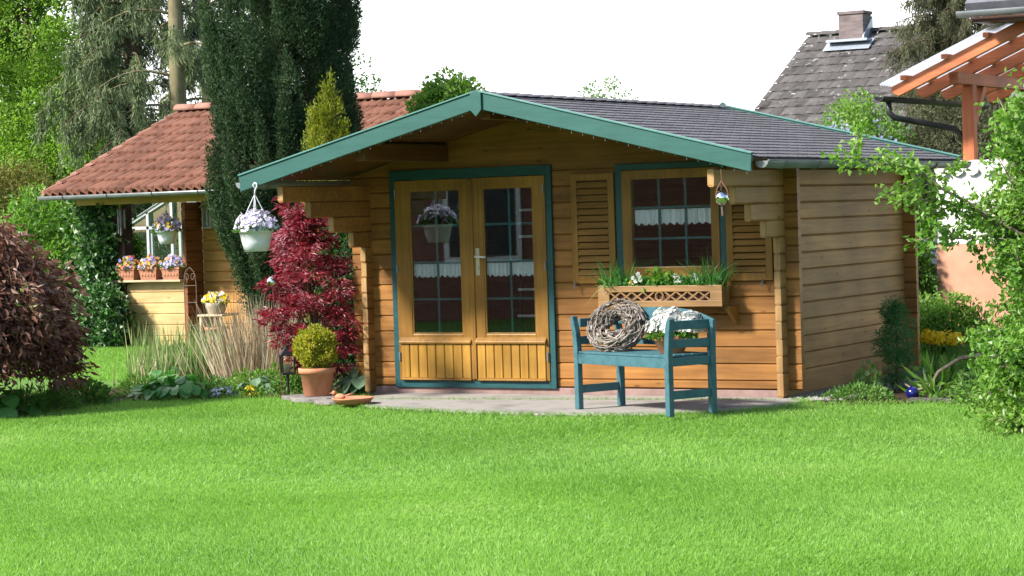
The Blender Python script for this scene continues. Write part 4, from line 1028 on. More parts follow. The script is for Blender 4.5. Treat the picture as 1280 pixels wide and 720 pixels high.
m = MB(); m.sphere((-4.52, .45, .17), .2, 16, 10, (1.1, .8, .95)); o = m.build('boulder', M['boulder'], smooth=True); tag(o, 'pale grey boulder half hidden behind the potted shrub', 'boulder')
tx = bpy.data.textures.new('rock', 'CLOUDS'); tx.noise_scale = .18; md = o.modifiers.new('d', 'DISPLACE'); md.texture = tx; md.strength = .08
# individual small bed plants
def low(name, lab, c, r, h, n_, mat, fl=None, nf=0, fr=.016, cat='plant', group=None, lf=(.05, .024)):
    t = plant(name, lab, cat, c, group); m = MB(); d, p = ball(n_, .45); p[:, 2] = np.abs(p[:, 2]); p = p * [r, r * .8, h] + np.array(c); leaves(m, p, d + [0, 0, .5] + rng.normal(size=(n_, 3)) * .4, lf[0] * rng.uniform(.6, 1.3, n_), lf[1] * rng.uniform(.7, 1.2, n_)); m.build('foliage', L[mat], t)
    if fl:
        m = MB(); d, p = ball(nf, .85); p[:, 2] = np.abs(p[:, 2]); p = p * [r * .95, r * .8, h * 1.12] + np.array(c) + [0, 0, .01]; flowers(m, p, d + [0, -.4, .7], fr, 5, .15); m.build('flowers', L[fl], t)
    return t
low('flower_cushion', 'low cushion of pale blue flowers at the bed edge', (-5.62, -.48, 0), .17, .08, 220, 'cover', 'blue', 90, .017, group='small flowers in the left bed')
low('flower_cushion', 'yellow flower cushion between blue flowers and hosta', (-5.35, -.40, 0), .10, .09, 120, 'cover', 'yellow', 36, .018, group='small flowers in the left bed')
low('flower_cushion', 'lilac tinted cushion in the bed under the strap leaves', (-6.15, .2, 0), .2, .09, 200, 'cover', 'blue', 26, .014, group='small flowers in the left bed')
low('bushy_plant', 'fresh green bushy plant in front of the dry stems', (-5.55, .45, 0), .30, .28, 700, 'fresh', lf=(.05, .022))
low('bushy_plant', 'mid green leafy plant behind the lantern post', (-5.15, -.02, 0), .22, .26, 520, 'cover', lf=(.05, .03))
low('bushy_plant', 'leafy green plant spilling from the bed in front of the copper maple', (-6.75, -2.75, 0), .30, .22, 520, 'cover', lf=(.06, .02))
low('bushy_plant', 'thin grassy green plant at the lawn edge under the copper maple', (-6.4, -2.35, 0), .24, .2, 380, 'cover', lf=(.10, .010))
low('bushy_plant', 'grey green spiky plant below the copper maple', (-6.45, -1.95, 0), .28, .20, 500, 'cover', lf=(.10, .012))
low('bushy_plant', 'dark green leafy plant at the shaded bed end', (-6.62, -1.35, 0), .32, .22, 600, 'cover', lf=(.07, .035))
low('bushy_plant', 'low bushy plant between broad leaves and blue flowers', (-5.82, -.42, 0), .24, .18, 480, 'cover', lf=(.045, .022))
broad('broad_leaf_plant', 'light green round leaved plant between dark broad leaves and the iris', (-6.45, -.25, 0), 60, .12, .30, .26, 'hosta')
low('bushy_plant', 'leafy green plant with pale tips in front of the dry stems', (-5.75, .1, 0), .28, .22, 560, 'fresh', lf=(.05, .02))
low('bushy_plant', 'ferny light green plant left of the broad leaves', (-6.55, -.55, 0), .26, .20, 420, 'fresh', lf=(.07, .012))
low('bushy_plant', 'reddish sprouting plant in the bare soil of the left bed', (-6.5, .1, 0), .2, .12, 160, 'copper', lf=(.05, .02))
# ground cover between them
m = MB(); P_ = rng.uniform([-9.8, -3.8], [-4.5, 2.4], (15000, 2)); P_ = P_[inside(P_, BED)]; dens = np.sin(P_[:, 0] * 5.1) * np.sin(P_[:, 1] * 6.3 + 1) + rng.uniform(-.6, .6, len(P_)) ; P_ = P_[dens > -.1]; k = len(P_)
leaves(m, np.concatenate([P_, rng.uniform(.0, .06, (k, 1))], 1), rng.normal(size=(k, 3)) + [0, 0, .6], rng.uniform(.02, .06, k), rng.uniform(.012, .03, k)); tag(m.build('ground_cover', L['cover']), kind='stuff')

# ================================================================== RIGHT SIDE BED
m = MB(); n_ = 1500; P_ = rng.uniform([-.08, -.12], [.42, 3.2], (n_, 2))
for x, y in P_:
    s = R.uniform(.012, .03); c0 = np.array([x, y, .004 + s * .4]); V = [c0 + np.array(v) * s * R.uniform(.7, 1.2) for v in ((1, 0, 0), (-1, .1, 0), (0, 1, .1), (.1, -1, 0), (0, 0, .8), (0, 0, -.6))]
    m.add(V, [(0, 2, 4), (2, 1, 4), (1, 3, 4), (3, 0, 4), (2, 0, 5), (1, 2, 5), (3, 1, 5), (0, 3, 5)])
tag(m.build('gravel', M['gravel']), kind='stuff')
b = np.array((.50, .92, 0)); t = plant('young_conifer', 'slim soft green young conifer beside the right cabin wall', 'tree', tuple(b))
m = MB(); m.tube([b, b + [.01, 0, .4], b + [0, 0, .78]], [.014, .010, .004], 6); m.build('trunk', M['bark'], t)
m = MB(); C_ = []
for i in range(90):
    f = R.random(); z = .10 + .66 * f; rr = (.20 * (1 - abs(f - .45) * 1.3)) * R.uniform(.3, 1); an = R.uniform(0, 6.3); C_.append(b + [rr * math.cos(an), rr * math.sin(an), z])
clump(m, C_, .06, 46, .045, .007, .9, -.1, .5); m.build('crown', L['moss'], t)
low('leafy_perennial', 'dense low green plant at the cabin corner by the gravel', (.48, .10, 0), .30, .13, 900, 'cover', lf=(.04, .02))
low('leafy_perennial', 'pale yellow budded plant in front of the young conifer', (.35, .62, 0), .14, .26, 200, 'fresh', 'pale', 22, .03)
low('leafy_perennial', 'drooping tulip leaves beside the blue glazed ball', (1.05, .4, 0), .16, .2, 60, 'fresh', lf=(.22, .045))
low('leafy_perennial', 'loose green plant under the overhanging shrub branches', (1.6, .1, 0), .32, .30, 500, 'cover', lf=(.06, .03))
low('leafy_perennial', 'feathery grey green plant behind the yellow flowers', (.55, 3.0, 0), .4, .45, 700, 'cover', lf=(.08, .012))
low('leafy_perennial', 'grey stemmed plant at the back cabin corner', (.35, 4.2, 0), .4, .55, 700, 'cover', lf=(.08, .012))
for (x, y, lab) in ((.36, 2.2, 'yellow flower head cluster close to the dark cabin corner'), (.62, 1.95, 'yellow flower cluster at the right half under the shrub')):
    t = plant('yellow_flower', lab, 'flower', (x, y, 0), 'yellow flowers behind the side bed'); m = MB()
    hd = np.array((x, y, .36)); 
    for k in range(14): m.tube([(x + R.gauss(0, .02), y, 0), hd + [R.gauss(0, .05), R.gauss(0, .04), -.02]], .004, 4)
    tuft(m, (x, y, 0), 20, .3, .016, .04, .4); m.build('stems', L['cover'], t)
    m = MB(); d, p = ball(95, .3); p = p * [.14, .09, .065] + hd + [0, -.03, .04]; flowers(m, p, d + [-.3, -.6, .4], rng.uniform(.016, .028, 95), 6, .35); m.build('flowers', L['yellow'], t)
m = MB(); m.sphere((.90, .22, .055), .055, 18, 12); tag(m.build('glazed_ball', M['blue_glass'], smooth=True), 'dark blue glazed ball lying in the side bed', 'garden ornament')
low('purple_flower', 'small purple flower at the foot of the back corner', (.25, 2.3, 0), .06, .2, 40, 'cover', 'lilac', 14, .02)
m = MB(); m.tube([(1.45, .35, .36), (1.25, .4, .33), (1.08, .35, .22), (1.02, .3, .10), (.9, .28, .07), (.8, .32, .12)], [.018, .017, .016, .014, .011, .006], 8); tag(m.build('fallen_branch', M['twig'], smooth=True), 'bent pale branch curving down into the side bed', 'branch')
m = MB(); m.box(.95, 1.75, -.02, .06, .0, .035); tag(m.build('edging_stone', M['dark_stone'], bevel=.01), 'flat grey edging stone along the side bed', 'edging')
m = MB(); P_ = rng.uniform([.1, -.9], [4, 3.2], (9000, 2)); P_ = P_[inside(P_, BEDR) & ((P_[:, 0] > 1.1) | (P_[:, 1] > 1.2))]; k = len(P_)
leaves(m, np.concatenate([P_, rng.uniform(0, .08, (k, 1))], 1), rng.normal(size=(k, 3)) + [0, 0, .6], rng.uniform(.02, .06, k), rng.uniform(.012, .03, k)); tag(m.build('side_ground_cover', L['cover']), kind='stuff')
# big fresh green shrub at the right edge
b = np.array((2.78, -2.0, 0)); t = plant('leafy_shrub', 'big fresh green shrub leaning in from the right with one long arching branch', 'shrub', tuple(b))
tr = MB(); cr = MB(); Pl = []
def stem(p, q, sag, r0=.016, n_=70, side=3, spread=.13, bare=.15):
    pts = limb(tr, p, q, r0, .003, sag=sag, seg=5, k=9, wob=.03); pts = np.array(pts)
    def at(t_): i = min(int(t_ * 8), 7); f = t_ * 8 - i; return pts[i] * (1 - f) + pts[i + 1] * f
    for k in range(side):
        t0 = R.uniform(.25, .95); a = at(t0); ln_ = R.uniform(.15, .4); e_ = a + _n(np.array([R.gauss(0, 1), R.gauss(0, 1), R.gauss(.1, .6)])) * ln_; tr.tube([a, (a + e_) / 2 + [0, 0, .03], e_], [.004, .003, .0015], 4)
        for u in np.linspace(.2, 1, int(ln_ * 60)): Pl.append((a + (e_ - a) * u, e_ - a))
    for u in rng.uniform(bare, 1, n_): Pl.append((at(u) + rng.normal(size=3) * spread * .45, pts[-1] - pts[0]))
RT = np.array([rt[0], rt[1], 0]); FW = np.array([fw[0], fw[1], 0])
def sp_(u, v, z): return b + RT * u + FW * v + np.array([0, 0, z])
S_ = [(sp_(-1.50, -.05, 1.95), .10, 120, 8), (sp_(-1.18, .1, 1.70), .12, 70, 7), (sp_(-.98, 0, 1.35), .1, 60, 5)]
for q, sag, n_, sd in S_: stem(sp_(R.uniform(-.1, .2), R.uniform(-.1, .1), R.uniform(.7, 1.3)), q, sag, .018, n_, sd, .09, .25)
for i in range(112):
    z = R.uniform(.04, 2.35); lo = -.60 if z < .75 else (-.34 if z < 1.5 else -.46)
    if z > 2.1: lo = -.3
    if z < .3: lo = -.50
    u = lo + (.55 - lo) * R.random() ** .9; v = R.gauss(0, .42)
    stem(sp_(R.gauss(.1, .1), R.gauss(0, .1), max(.05, z * R.uniform(.25, .5))), sp_(u, v, z), R.uniform(.05, .16), .012, 34, 5, .16, .4)
for i in range(30):
    u = R.uniform(-.28, .5); z = R.uniform(1.0, 2.5); stem(sp_(R.gauss(.1, .1), R.gauss(0, .1), z * .45), sp_(u, R.gauss(0, .35), z), R.uniform(.05, .12), .012, 34, 5, .15, .4)
for i in range(34):
    z = R.uniform(.03, .6); stem(sp_(R.gauss(0, .1), R.gauss(0, .1), z + .2), sp_(R.uniform(-.62, .0) + .15 * (z < .2), R.uniform(-.5, .3), z), .15, .012, 36, 5, .15, .35)
Pp = np.array([p for p, a in Pl]); Aa = np.array([a for p, a in Pl]); rep = 3
Pp = np.repeat(Pp, rep, 0) + rng.normal(size=(len(Pp) * rep, 3)) * .022; Aa = unit(np.repeat(Aa, rep, 0)) * .5 + rng.normal(size=(len(Pp), 3)) * .6 + [0, 0, -.15]
leaves(cr, Pp, Aa, rng.uniform(.028, .064, len(Pp)), rng.uniform(.020, .046, len(Pp)), .15, .2)
tr.build('stems', M['twig'], t, smooth=True); cr.build('foliage', L['fresh'], t)
# cypress column and the little gold conifer behind the cabin corner
b = np.array((-8.08, 4.09, 0)); t = plant('cypress', 'tall dark green columnar cypress between the cabin and the tiled shed', 'tree', tuple(b))
m = MB(); m.tube([b, b + [0, 0, 2], b + [0, 0, 5.6]], [.13, .10, .02], 9); m.build('trunk', M['bark'], t)
m = MB(); C_ = []; Rr = []
def cyp_r(z): return (.50 + .30 * max(0, z - .4) if z < 2.0 else .93) * (1 if z < 4.6 else max(.10, 1 - ((z - 4.6) / 2.2) ** 1.7))
PP = []; AA = []
for i in range(760):
    z0 = R.uniform(.10, 5.8) if i > 150 else R.uniform(.10, 1.6); an = R.uniform(0, 2 * math.pi); h_ = R.uniform(.4, .85); f = R.uniform(.80, 1.0) if i % 4 else R.uniform(.3, .65); sp = R.uniform(.07, .135)
    n_ = int(1050 * h_); u = rng.beta(1.2, 1.5, n_); wv = sp * np.sqrt(np.clip(1 - (2 * u - .75) ** 2 / 1.6, .02, 1)) * (1.02 - u) ** .35
    rr = np.array([cyp_r(min(6.7, z0 + h_ * q * .8)) for q in u]) * f * (1 + .05 * math.sin(an * 7)) - sp * .9 + .11 * (u - .3) * f; dd, _ = ball(n_)
    an_ = an + .25 * (u - .4) * R.uniform(-1, 1)
    ax = np.stack([rr * np.cos(an_), rr * np.sin(an_), z0 + h_ * u], 1); P1 = b + ax + dd * wv[:, None] * rng.uniform(.6, 1.25, (n_, 1)) * [1, 1, .7]
    PP.append(P1); AA.append(dd * .6 + [0, 0, .65] + rng.normal(size=(n_, 3)) * .35)
PP = np.concatenate(PP); AA = np.concatenate(AA); k = len(PP)
leaves(m, PP, AA, rng.uniform(.026, .058, k), rng.uniform(.010, .020, k)); m.build('crown', L['cypress'], t)
b = np.array((-6.28, 2.3, 0)); t = plant('gold_conifer', 'small golden yellow conifer with pointed tips showing above the cabin roof', 'tree', tuple(b))
m = MB(); m.tube([b, b + [0, 0, 2.9]], [.05, .01], 7); m.build('trunk', M['bark'], t)
m = MB(); C_ = []
for (dx, dy, top) in ((0, 0, 3.02), (.06, .02, 3.08), (-.13, 0, 2.86), (.13, .05, 2.92), (-.19, .04, 2.76), (.2, -.02, 2.72), (-.06, -.1, 2.9), (.08, -.12, 2.8), (.17, .1, 2.6)):
    for i in range(46):
        f = R.random(); z = .5 + (top - .5) * f; s_ = .085 * (1 - ((z - .5) / (top - .5)) ** 3) + .008; C_.append(b + [dx + R.gauss(0, s_), dy + R.gauss(0, s_), z])
C_ = np.array(C_); k = len(C_); nl = 42; P_ = np.repeat(C_, nl, 0) + rng.normal(size=(k * nl, 3)) * [.028, .028, .05]; leaves(m, P_, rng.normal(size=(k * nl, 3)) * .4 + [0, 0, .9] + unit((P_ - b) * [1, 1, 0]) * .4, .04, .016); m.build('crown', L['gold'], t)
# ================================================================== TILED SHED (left)
shed = thing('tiled_shed', 'open fronted garden shed of orange boards with red pantile roof and grey gutter', 'shed', (-11.5, 7.4, 0))
EX0, EX1, EY, EZ, RY, RZ = -13.36, -8.7, 5.9, 2.085, 8.86, 3.235
def pantiles(x0, x1, ey, ez, ry, rz):
    m = MB(); nc = 9; tw = .125; per = 9
    sl_ = math.hypot(ry - ey, rz - ez); dy, dz = (ry - ey) / sl_, (rz - ez) / sl_; ny, nz = -dz, dy
    ph = np.linspace(0, 1, per); prof = .028 * np.sin(2 * np.pi * ph) + .008 * np.sin(4 * np.pi * ph + .6)
    for i in range(nc):
        for j in range(int((x1 - x0) / tw)):
            X = x0 + tw * j + tw * 1.01 * ph + R.gauss(0, .002); jt = R.gauss(0, .004); js = R.gauss(0, .006); rows = []
            for f, lift in ((0, -.014), (0, .034), (1.08, .0)):
                s = (i + f) * sl_ / nc + js * (f < 1)
                rows.append(np.stack([X, ey + dy * s + ny * (prof + lift + jt), ez + dz * s + nz * (prof + lift + jt)], 1))
            m.grid(np.stack(rows, 0).reshape(-1, 3), 3, per)
    return m
rf = pantiles(EX0, EX1, EY, EZ, RY, RZ).build('roof', M['tile_red'], shed)
m = MB()
for s in (-1, 1):
    y1 = RY if s < 0 else RY
    ya, za = (EY + .03, EZ - .03), 0
V = [(EX0 + .02, EY + .05, EZ - .035), (EX1, EY + .05, EZ - .035), (EX1, RY, RZ - .035), (EX0 + .02, RY, RZ - .035), (EX1, 2 * RY - EY, EZ - .035), (EX0 + .02, 2 * RY - EY, EZ - .035)]
m.add(V, [(0, 1, 2, 3), (3, 2, 4, 5)]); m.build('roof_deck', M['shed_dark'], rf, solid=.03)
m = MB(); x = EX0 - .03
while x < EX1:
    pr = [(x_, RY + .11 * math.cos(a), RZ + .02 + .085 * math.sin(a)) for x_ in (x, x + .40) for a in np.linspace(0, math.pi, 9)]
    up_ = np.array(pr); up_[:9, 2] += .012; m.add(up_, [(i, i + 1, 10 + i, 9 + i) for i in range(8)]); x += .38
m.build('ridge_tiles', M['ridge_red'], rf, smooth=True, solid=.012)
m = MB(); n_ = 10                                       # stepped verge tiles down the gable edge
for i in range(n_):
    f0, f1 = i / n_, (i + 1.12) / n_; y0, z0 = EY + (RY - EY) * f0, EZ + (RZ - EZ) * f0 + .045; y1, z1 = EY + (RY - EY) * min(1, f1), EZ + (RZ - EZ) * min(1, f1) + .018
    m.add([(EX0 - .05, y0, z0 - .10), (EX0 + .06, y0, z0 - .01), (EX0 - .05, y0, z0), (EX0 - .05, y1, z1 - .10), (EX0 + .06, y1, z1 - .01), (EX0 - .05, y1, z1)], [(0, 1, 2), (5, 4, 3), (0, 2, 5, 3), (2, 1, 4, 5), (1, 0, 3, 4)])
m.build('verge_tiles', M['ridge_red'], rf)
m = MB(); nn_ = 11; yc, zc, r_ = EY - .05, EZ - .035, .055
prof = [(yc + r_ * math.cos(a), zc + r_ * math.sin(a)) for a in np.linspace(math.pi, 2 * math.pi, nn_)]
m.add([(x_, y, z_) for x_ in (EX0 - .03, EX1) for y, z_ in prof], [(i, nn_ + i, nn_ + i + 1, i + 1) for i in range(nn_ - 1)]); gt = m.build('gutter', M['zinc'], shed, smooth=True, solid=.004)
m = MB()
for x_ in np.arange(EX0 + .4, EX1, .75): m.tube([(x_, yc + (r_ + .006) * math.cos(a), zc + (r_ + .006) * math.sin(a)) for a in np.linspace(math.pi, 2 * math.pi, nn_)], .007, 5)
m.build('gutter_bracket', M['zinc'], gt)
m = MB(); m.box(EX0 + .22, EX1, 6.28, 6.36, 1.915, 2.02); m.build('eave_beam', M['yellow_beam'], shed, bevel=.004)
m = MB(); m.box(-12.80, -12.60, 6.60, 6.78, 0, 1.92); m.build('post', M['dark_post'], shed, bevel=.006)
m = MB(); m.box(-13.0, -12.86, 8.7, 8.84, 0, 2.1); m.build('post', M['dark_post'], shed)
def boards(x0, x1, y, z0, z1, h=.14):
    m = MB(); z = z0
    while z < z1 - .01: log_x(m, x0, x1, y, z, min(z1, z + h), .04); z += h
    return m
boards(-12.60, -11.63, 6.62, 0, .865, .145).build('half_wall', M['shed_pale'], shed)
m = MB(); m.box(-12.78, -11.60, 6.50, 6.70, .867, .895); m.build('shelf', M['shelf'], shed, bevel=.004)
m = MB(); z = 0
while z < 1.9: log_y(m, 6.60, 6.96, -11.56, z, min(1.915, z + .14), .06); z += .14
m.build('corner_wall', M['shed_dark'], shed)
boards(-11.56, EX1 + .3, 6.965, 0, 1.99, .14).build('front_wall', M['shed_wall'], shed)
boards(-11.4, EX1 + .3, 8.9, 0, 2.0, .14).build('back_wall', M['shed_wall'], shed)
m = MB(); z = 0
while z < 1.95: log_y(m, 7.01, 8.86, -11.4, z, min(2.0, z + .14), .05); z += .14
m.build('inner_wall', M['shed_dark'], shed)

def planter(x, lab, fl, seed):
    t = thing('planter_box', lab, 'planter', (x, 6.585, .896), 'terracotta planters on the shed shelf')
    m = MB(); a, b_ = .145, .075; c_ = np.array((x, 6.585, .896))
    def ring(sx, sy, z): return [(c_[0] + sx * u, c_[1] + sy * v, c_[2] + z) for u, v in ((-1, -1), (1, -1), (1, 1), (-1, 1))]
    V = ring(.125, .062, 0) + ring(.148, .078, .135) + ring(.160, .086, .137) + ring(.160, .086, .165) + ring(.145, .072, .165) + ring(.145, .072, .13)
    F = [(3, 2, 1, 0)] + [(4 * i + k, 4 * i + (k + 1) % 4, 4 * i + 4 + (k + 1) % 4, 4 * i + 4 + k) for i in range(5) for k in range(4)] + [(20, 21, 22, 23)]
    m.add(V, F)
    for k in range(5):                                  # raised relief on the front
        u = -.1 + k * .05; m.sphere((x + u, 6.585 - .071, .896 + .07), .019, 8, 6, (1, .35, 1.5))
    m.build('box', M['terracotta_dark'], t, bevel=.003)
    m = MB(); d, p = ball(130, .5); p[:, 2] = np.abs(p[:, 2]); p = p * [.19, .12, .17] + c_ + [0, -.01, .16]; flowers(m, p, d * [.6, .6, .6] + [.2, -.9, .35], rng.uniform(.022, .034, 130), 5, .1); m.build('flowers', L[fl], t)
    m = MB(); d, p = ball(260, .3); p[:, 2] = np.abs(p[:, 2]) - .1; p = p * [.17, .11, .13] + c_ + [0, 0, .16]; leaves(m, p, d + [0, 0, .2], .05, .025); m.build('foliage', L['cover'], t)
L['pansy_warm'] = leafmat('petal_pansy_warm', [(0, (.62, .24, .10)), (.3, (.80, .42, .22)), (.5, (.80, .55, .04)), (.68, (.66, .52, .70)), (.88, (.36, .30, .66))], .3, .6, interp='CONSTANT')
L['pansy_mix'] = leafmat('petal_pansy_mix', [(0, (.36, .32, .68)), (.35, (.62, .56, .80)), (.55, (.76, .42, .30)), (.72, (.78, .70, .74)), (.88, (.80, .55, .04))], .3, .6, interp='CONSTANT')
planter(-12.53, 'terracotta planter of blue and orange red pansies, nearest the ivy post', 'pansy', 1)
planter(-12.15, 'terracotta planter of orange and yellow pansies in the middle of the shelf', 'pansy_warm', 2)
planter(-11.77, 'terracotta planter of violet pansies under the hanging white pot', 'pansy_mix', 3)
hanging_pot('white hanging pot of yellow and violet flowers under the tiled shed eave', (-11.66, 6.33, 1.535), .145, .165, 'pansy_mix', .20, 170, 1.91, .026, .20)
t = thing('wind_chime', 'metal tube wind chime hanging by the dark shed post', 'wind chime', (-12.40, 6.32, 1.9))
m = MB(); m.tube([(-12.40, 6.32, 1.93), (-12.40, 6.32, 1.86)], .004, 5); m.lathe([(.06, 0), (.06, .012)], (-12.40, 6.32, 1.845), 14); m.build('top_plate', M['dark_post'], t)
m = MB()
for k in range(5):
    a = k * 1.256; m.tube([(-12.40 + .045 * math.cos(a), 6.32 + .045 * math.sin(a), 1.84), (-12.40 + .045 * math.cos(a), 6.32 + .045 * math.sin(a), 1.84 - .22 - .03 * k)], .010, 8)
m.build('tubes', M['zinc'], t)
t = thing('bird_feeder', 'small white bird feeder box with roof fixed to the orange shed wall', 'bird feeder', (-11.42, 6.9, 1.55))
m = MB(); m.box(-11.50, -11.34, 6.86, 6.96, 1.56, 1.575); m.box(-11.49, -11.35, 6.94, 6.96, 1.575, 1.86); m.box(-11.49, -11.475, 6.87, 6.94, 1.575, 1.84); m.box(-11.365, -11.35, 6.87, 6.94, 1.575, 1.84); m.build('box', M['white_paint'], t)
m = MB(); m.extrude([(-.10, 0), (0, .07), (.10, 0), (.10, -.012), (0, .056), (-.10, -.012)], (-11.42, 6.85, 1.85), (1, 0, 0), (0, 0, 1), (0, .11, 0)); m.build('roof', M['white_paint'], t)
m = MB(); m.tube([(-11.42, 6.9, 1.6), (-11.42, 6.9, 1.8)], .028, 10); m.build('seed_tube', M['alu'], t)
# chair with pot
t = thing('plant_stool', 'small pale wooden stool used as a plant stand by the shed wall', 'stool', (-10.88, 6.35, 0))
for dx in (-.17, .17):
    for dy in (-.15, .15):
        m = MB(); m.bar((-10.88 + dx, 6.35 + dy, 0), (-10.88 + dx * .95, 6.35 + dy, .42), .03, .03); m.build('leg', M['shelf'], t)
m = MB(); m.box(-11.08, -10.68, 6.17, 6.53, .421, .445); m.build('seat', M['shelf'], t, bevel=.004)
t = potted('wicker_pot', 'wicker pot of yellow and white flowers on the small wooden stool', 'flower pot', (-10.88, 6.32, .446), [(.10, 0), (.14, .10), (.145, .15), (.13, .15)], 'wicker')
m = MB(); d, p = ball(130, .6); p[:, 2] = np.abs(p[:, 2]); p = p * [.20, .14, .14] + [-10.88, 6.32, .60]; flowers(m, p, d * .6 + [.3, -.9, .4], .030, 5, .2); m.build('flowers', L['yellowwhite'], t)
m = MB(); d, p = ball(160, .4); p[:, 2] = np.abs(p[:, 2]) - .1; p = p * [.17, .13, .12] + [-10.88, 6.32, .59]; leaves(m, p, d, .05, .025); m.build('foliage', L['cover'], t)
t = potted('clay_pot', 'plain terracotta pot standing under the small wooden stool', 'flower pot', (-10.86, 6.28, 0), [(.10, 0), (.14, .24), (.15, .24), (.15, .28), (.135, .28)], 'terracotta')
t = thing('iron_trellis', 'thin iron plant stand with scrolled top beside the shed corner', 'plant stand', (-11.28, 6.3, 0))
m = MB()
for s in (-1, 1):
    m.tube([(-11.28 + s * .10, 6.3, 0), (-11.28 + s * .10, 6.3, .85), (-11.28 + s * .07, 6.3, 1.0), (-11.28, 6.3, 1.06)], .0055, 6)
    m.tube([(-11.28 + s * (.05 + .045 * math.cos(a) * (1 - a / 9)), 6.3, .93 + .06 * math.sin(a) * (1 - a / 9)) for a in np.linspace(0, 7, 24)], .0045, 5)
for zz in (.3, .6, .82): m.tube([(-11.38, 6.3, zz), (-11.18, 6.3, zz)], .0045, 5)
m.build('frame', M['rust'], t)
# ivy on the post and bushy ivy before the half wall
t = plant('ivy', 'glossy ivy climbing round the dark left post of the shed', 'climber', (-12.95, 6.5, 0)); m = MB(); tr = MB()
C_ = np.stack([rng.normal(-12.98, .14, 330), rng.normal(6.52, .12, 330), rng.uniform(.1, 2.0, 330)], 1)
for k in range(6): tr.tube([(-12.95 + R.gauss(0, .1), 6.54, z_) if False else (-12.9 + R.gauss(0, .05) - k * .02, 6.55 - .02 * k, z_) for z_ in np.linspace(0, 1.9, 9)], .012, 5)
clump(m, C_, .09, 20, .075, .06, .7, -.2, .5); tr.build('stems', M['bark'], t); m.build('foliage', L['ivy'], t)
t = plant('ivy_bush', 'rounded pale variegated ivy bush in front of the shed half wall', 'climber', (-12.80, 6.3, 0)); m = MB(); C_, d = ellipsoid_pts(300, (-12.80, 6.3, .40), (.42, .22, .44), .6); C_ = C_[C_[:, 2] > .03]; clump(m, C_, .08, 20, .07, .055, .8, 0, .5)
tr = MB()
for q in C_[::14]: limb(tr, (-12.80, 6.3, 0), q, .012, .003, seg=4, k=4)
tr.build('stems', M['bark'], t); m.build('foliage', L['ivy'], t)
# greenhouse behind the shed opening
t = thing('greenhouse', 'aluminium framed greenhouse standing behind the open tiled shed', 'greenhouse', (-16.6, 13.4, 0))
gx0, gx1, gy0, gy1, gh, gr = -17.35, -15.05, 12.3, 14.6, 1.58, 2.12; gm = (gx0 + gx1) / 2
m = MB()
for y_ in np.linspace(gy0, gy1, 4):
    m.bar((gx0, y_, 0), (gx0, y_, gh), .05, .05); m.bar((gx1, y_, 0), (gx1, y_, gh), .05, .05); m.bar((gx0, y_, gh), (gm, y_, gr), .05, .05); m.bar((gx1, y_, gh), (gm, y_, gr), .05, .05)
for x_ in (gx0 + .55, gm - .1, gm + .6): m.bar((x_, gy0, 0), (x_, gy0, gr - abs(x_ - gm) * .47), .05, .05)
for x_, z_ in ((gx0, gh), (gx1, gh), (gm, gr), (gx0, .8), (gx1, .8)): m.bar((x_, gy0, z_), (x_, gy1, z_), .06, .06)
m.bar((gx0, gy0, gh), (gx1, gy0, gh), .05, .05); m.bar((gx0, gy0, .8), (gx1, gy0, .8), .05, .05); m.build('frame', M['alu'], t)
for y_ in (gy0 + .04, gy1 - .04):
    m = MB(); m.add([(gx0, y_, .02), (gx1, y_, .02), (gx1, y_, gh), (gm, y_, gr), (gx0, y_, gh)], [(0, 1, 2, 3, 4)]); m.build('glazing', M['greenhouse_glass'], t)
for xa in (gx0, gx1):
    m = MB(); m.add([(xa, gy0 - .05, gh + .03), (gm, gy0 - .05, gr + .03), (gm, gy1, gr + .03), (xa, gy1, gh + .03)], [(0, 1, 2, 3)]); m.build('roof', M['greenhouse_sheet'], t, solid=.012)
# ================================================================== TREES BEHIND
broadleaf('beech_tree', 'tall bright green beech at the far left of the picture', (-28.4, 21.8, 0), [((-28.6, 21.8, 4.2), (2.2, 2.2, 2.4)), ((-27.6, 21.6, 6.4), (2.2, 2.2, 1.8)), ((-30, 22.2, 6.5), (2.4, 2.2, 2.2)), ((-27.0, 21.2, 2.6), (1.5, 1.5, 1.6)), ((-28.5, 22, 8.6), (2.4, 2.4, 1.8))], 'beech', 760, 150, .085, crad=.40, group=None)
broadleaf('beech_tree', 'lower green beech filling the gap between gold bush and spruce', (-25.6, 21.5, 0), [((-25.6, 21.4, 2.6), (1.5, 1.5, 1.7)), ((-26.6, 21.2, 3.7), (1.4, 1.4, 1.4)), ((-24.6, 21.6, 1.8), (1.3, 1.3, 1.2))], 'beech', 300, 130, .085, crad=.36)
broadleaf('hazel_tree', 'darker leafy tree behind the shed roof with sky showing through', (-23.4, 24.5, 0), [((-23.6, 24.4, 3.0), (1.5, 1.4, 1.3)), ((-22.3, 24.8, 4.6), (1.5, 1.4, 1.3)), ((-21.3, 25.4, 3.4), (1.4, 1.4, 1.4)), ((-23.0, 24.8, 6.6), (2.2, 1.6, 1.4))], 'midgreen', 150, 70, .09, crad=.34, shell=.3)
broadleaf('hazel_tree', 'thin yellow green tree behind the mossy trunk and the cypress', (-18.6, 19.6, 0), [((-18.7, 19.6, 3.4), (.9, .9, 1.1)), ((-18.3, 19.9, 2.6), (1.0, .9, .8)), ((-19.1, 19.4, 5.2), (1.0, .9, 1.0))], 'beech', 70, 55, .10, crad=.28, shell=.3, trunk_r=.07)
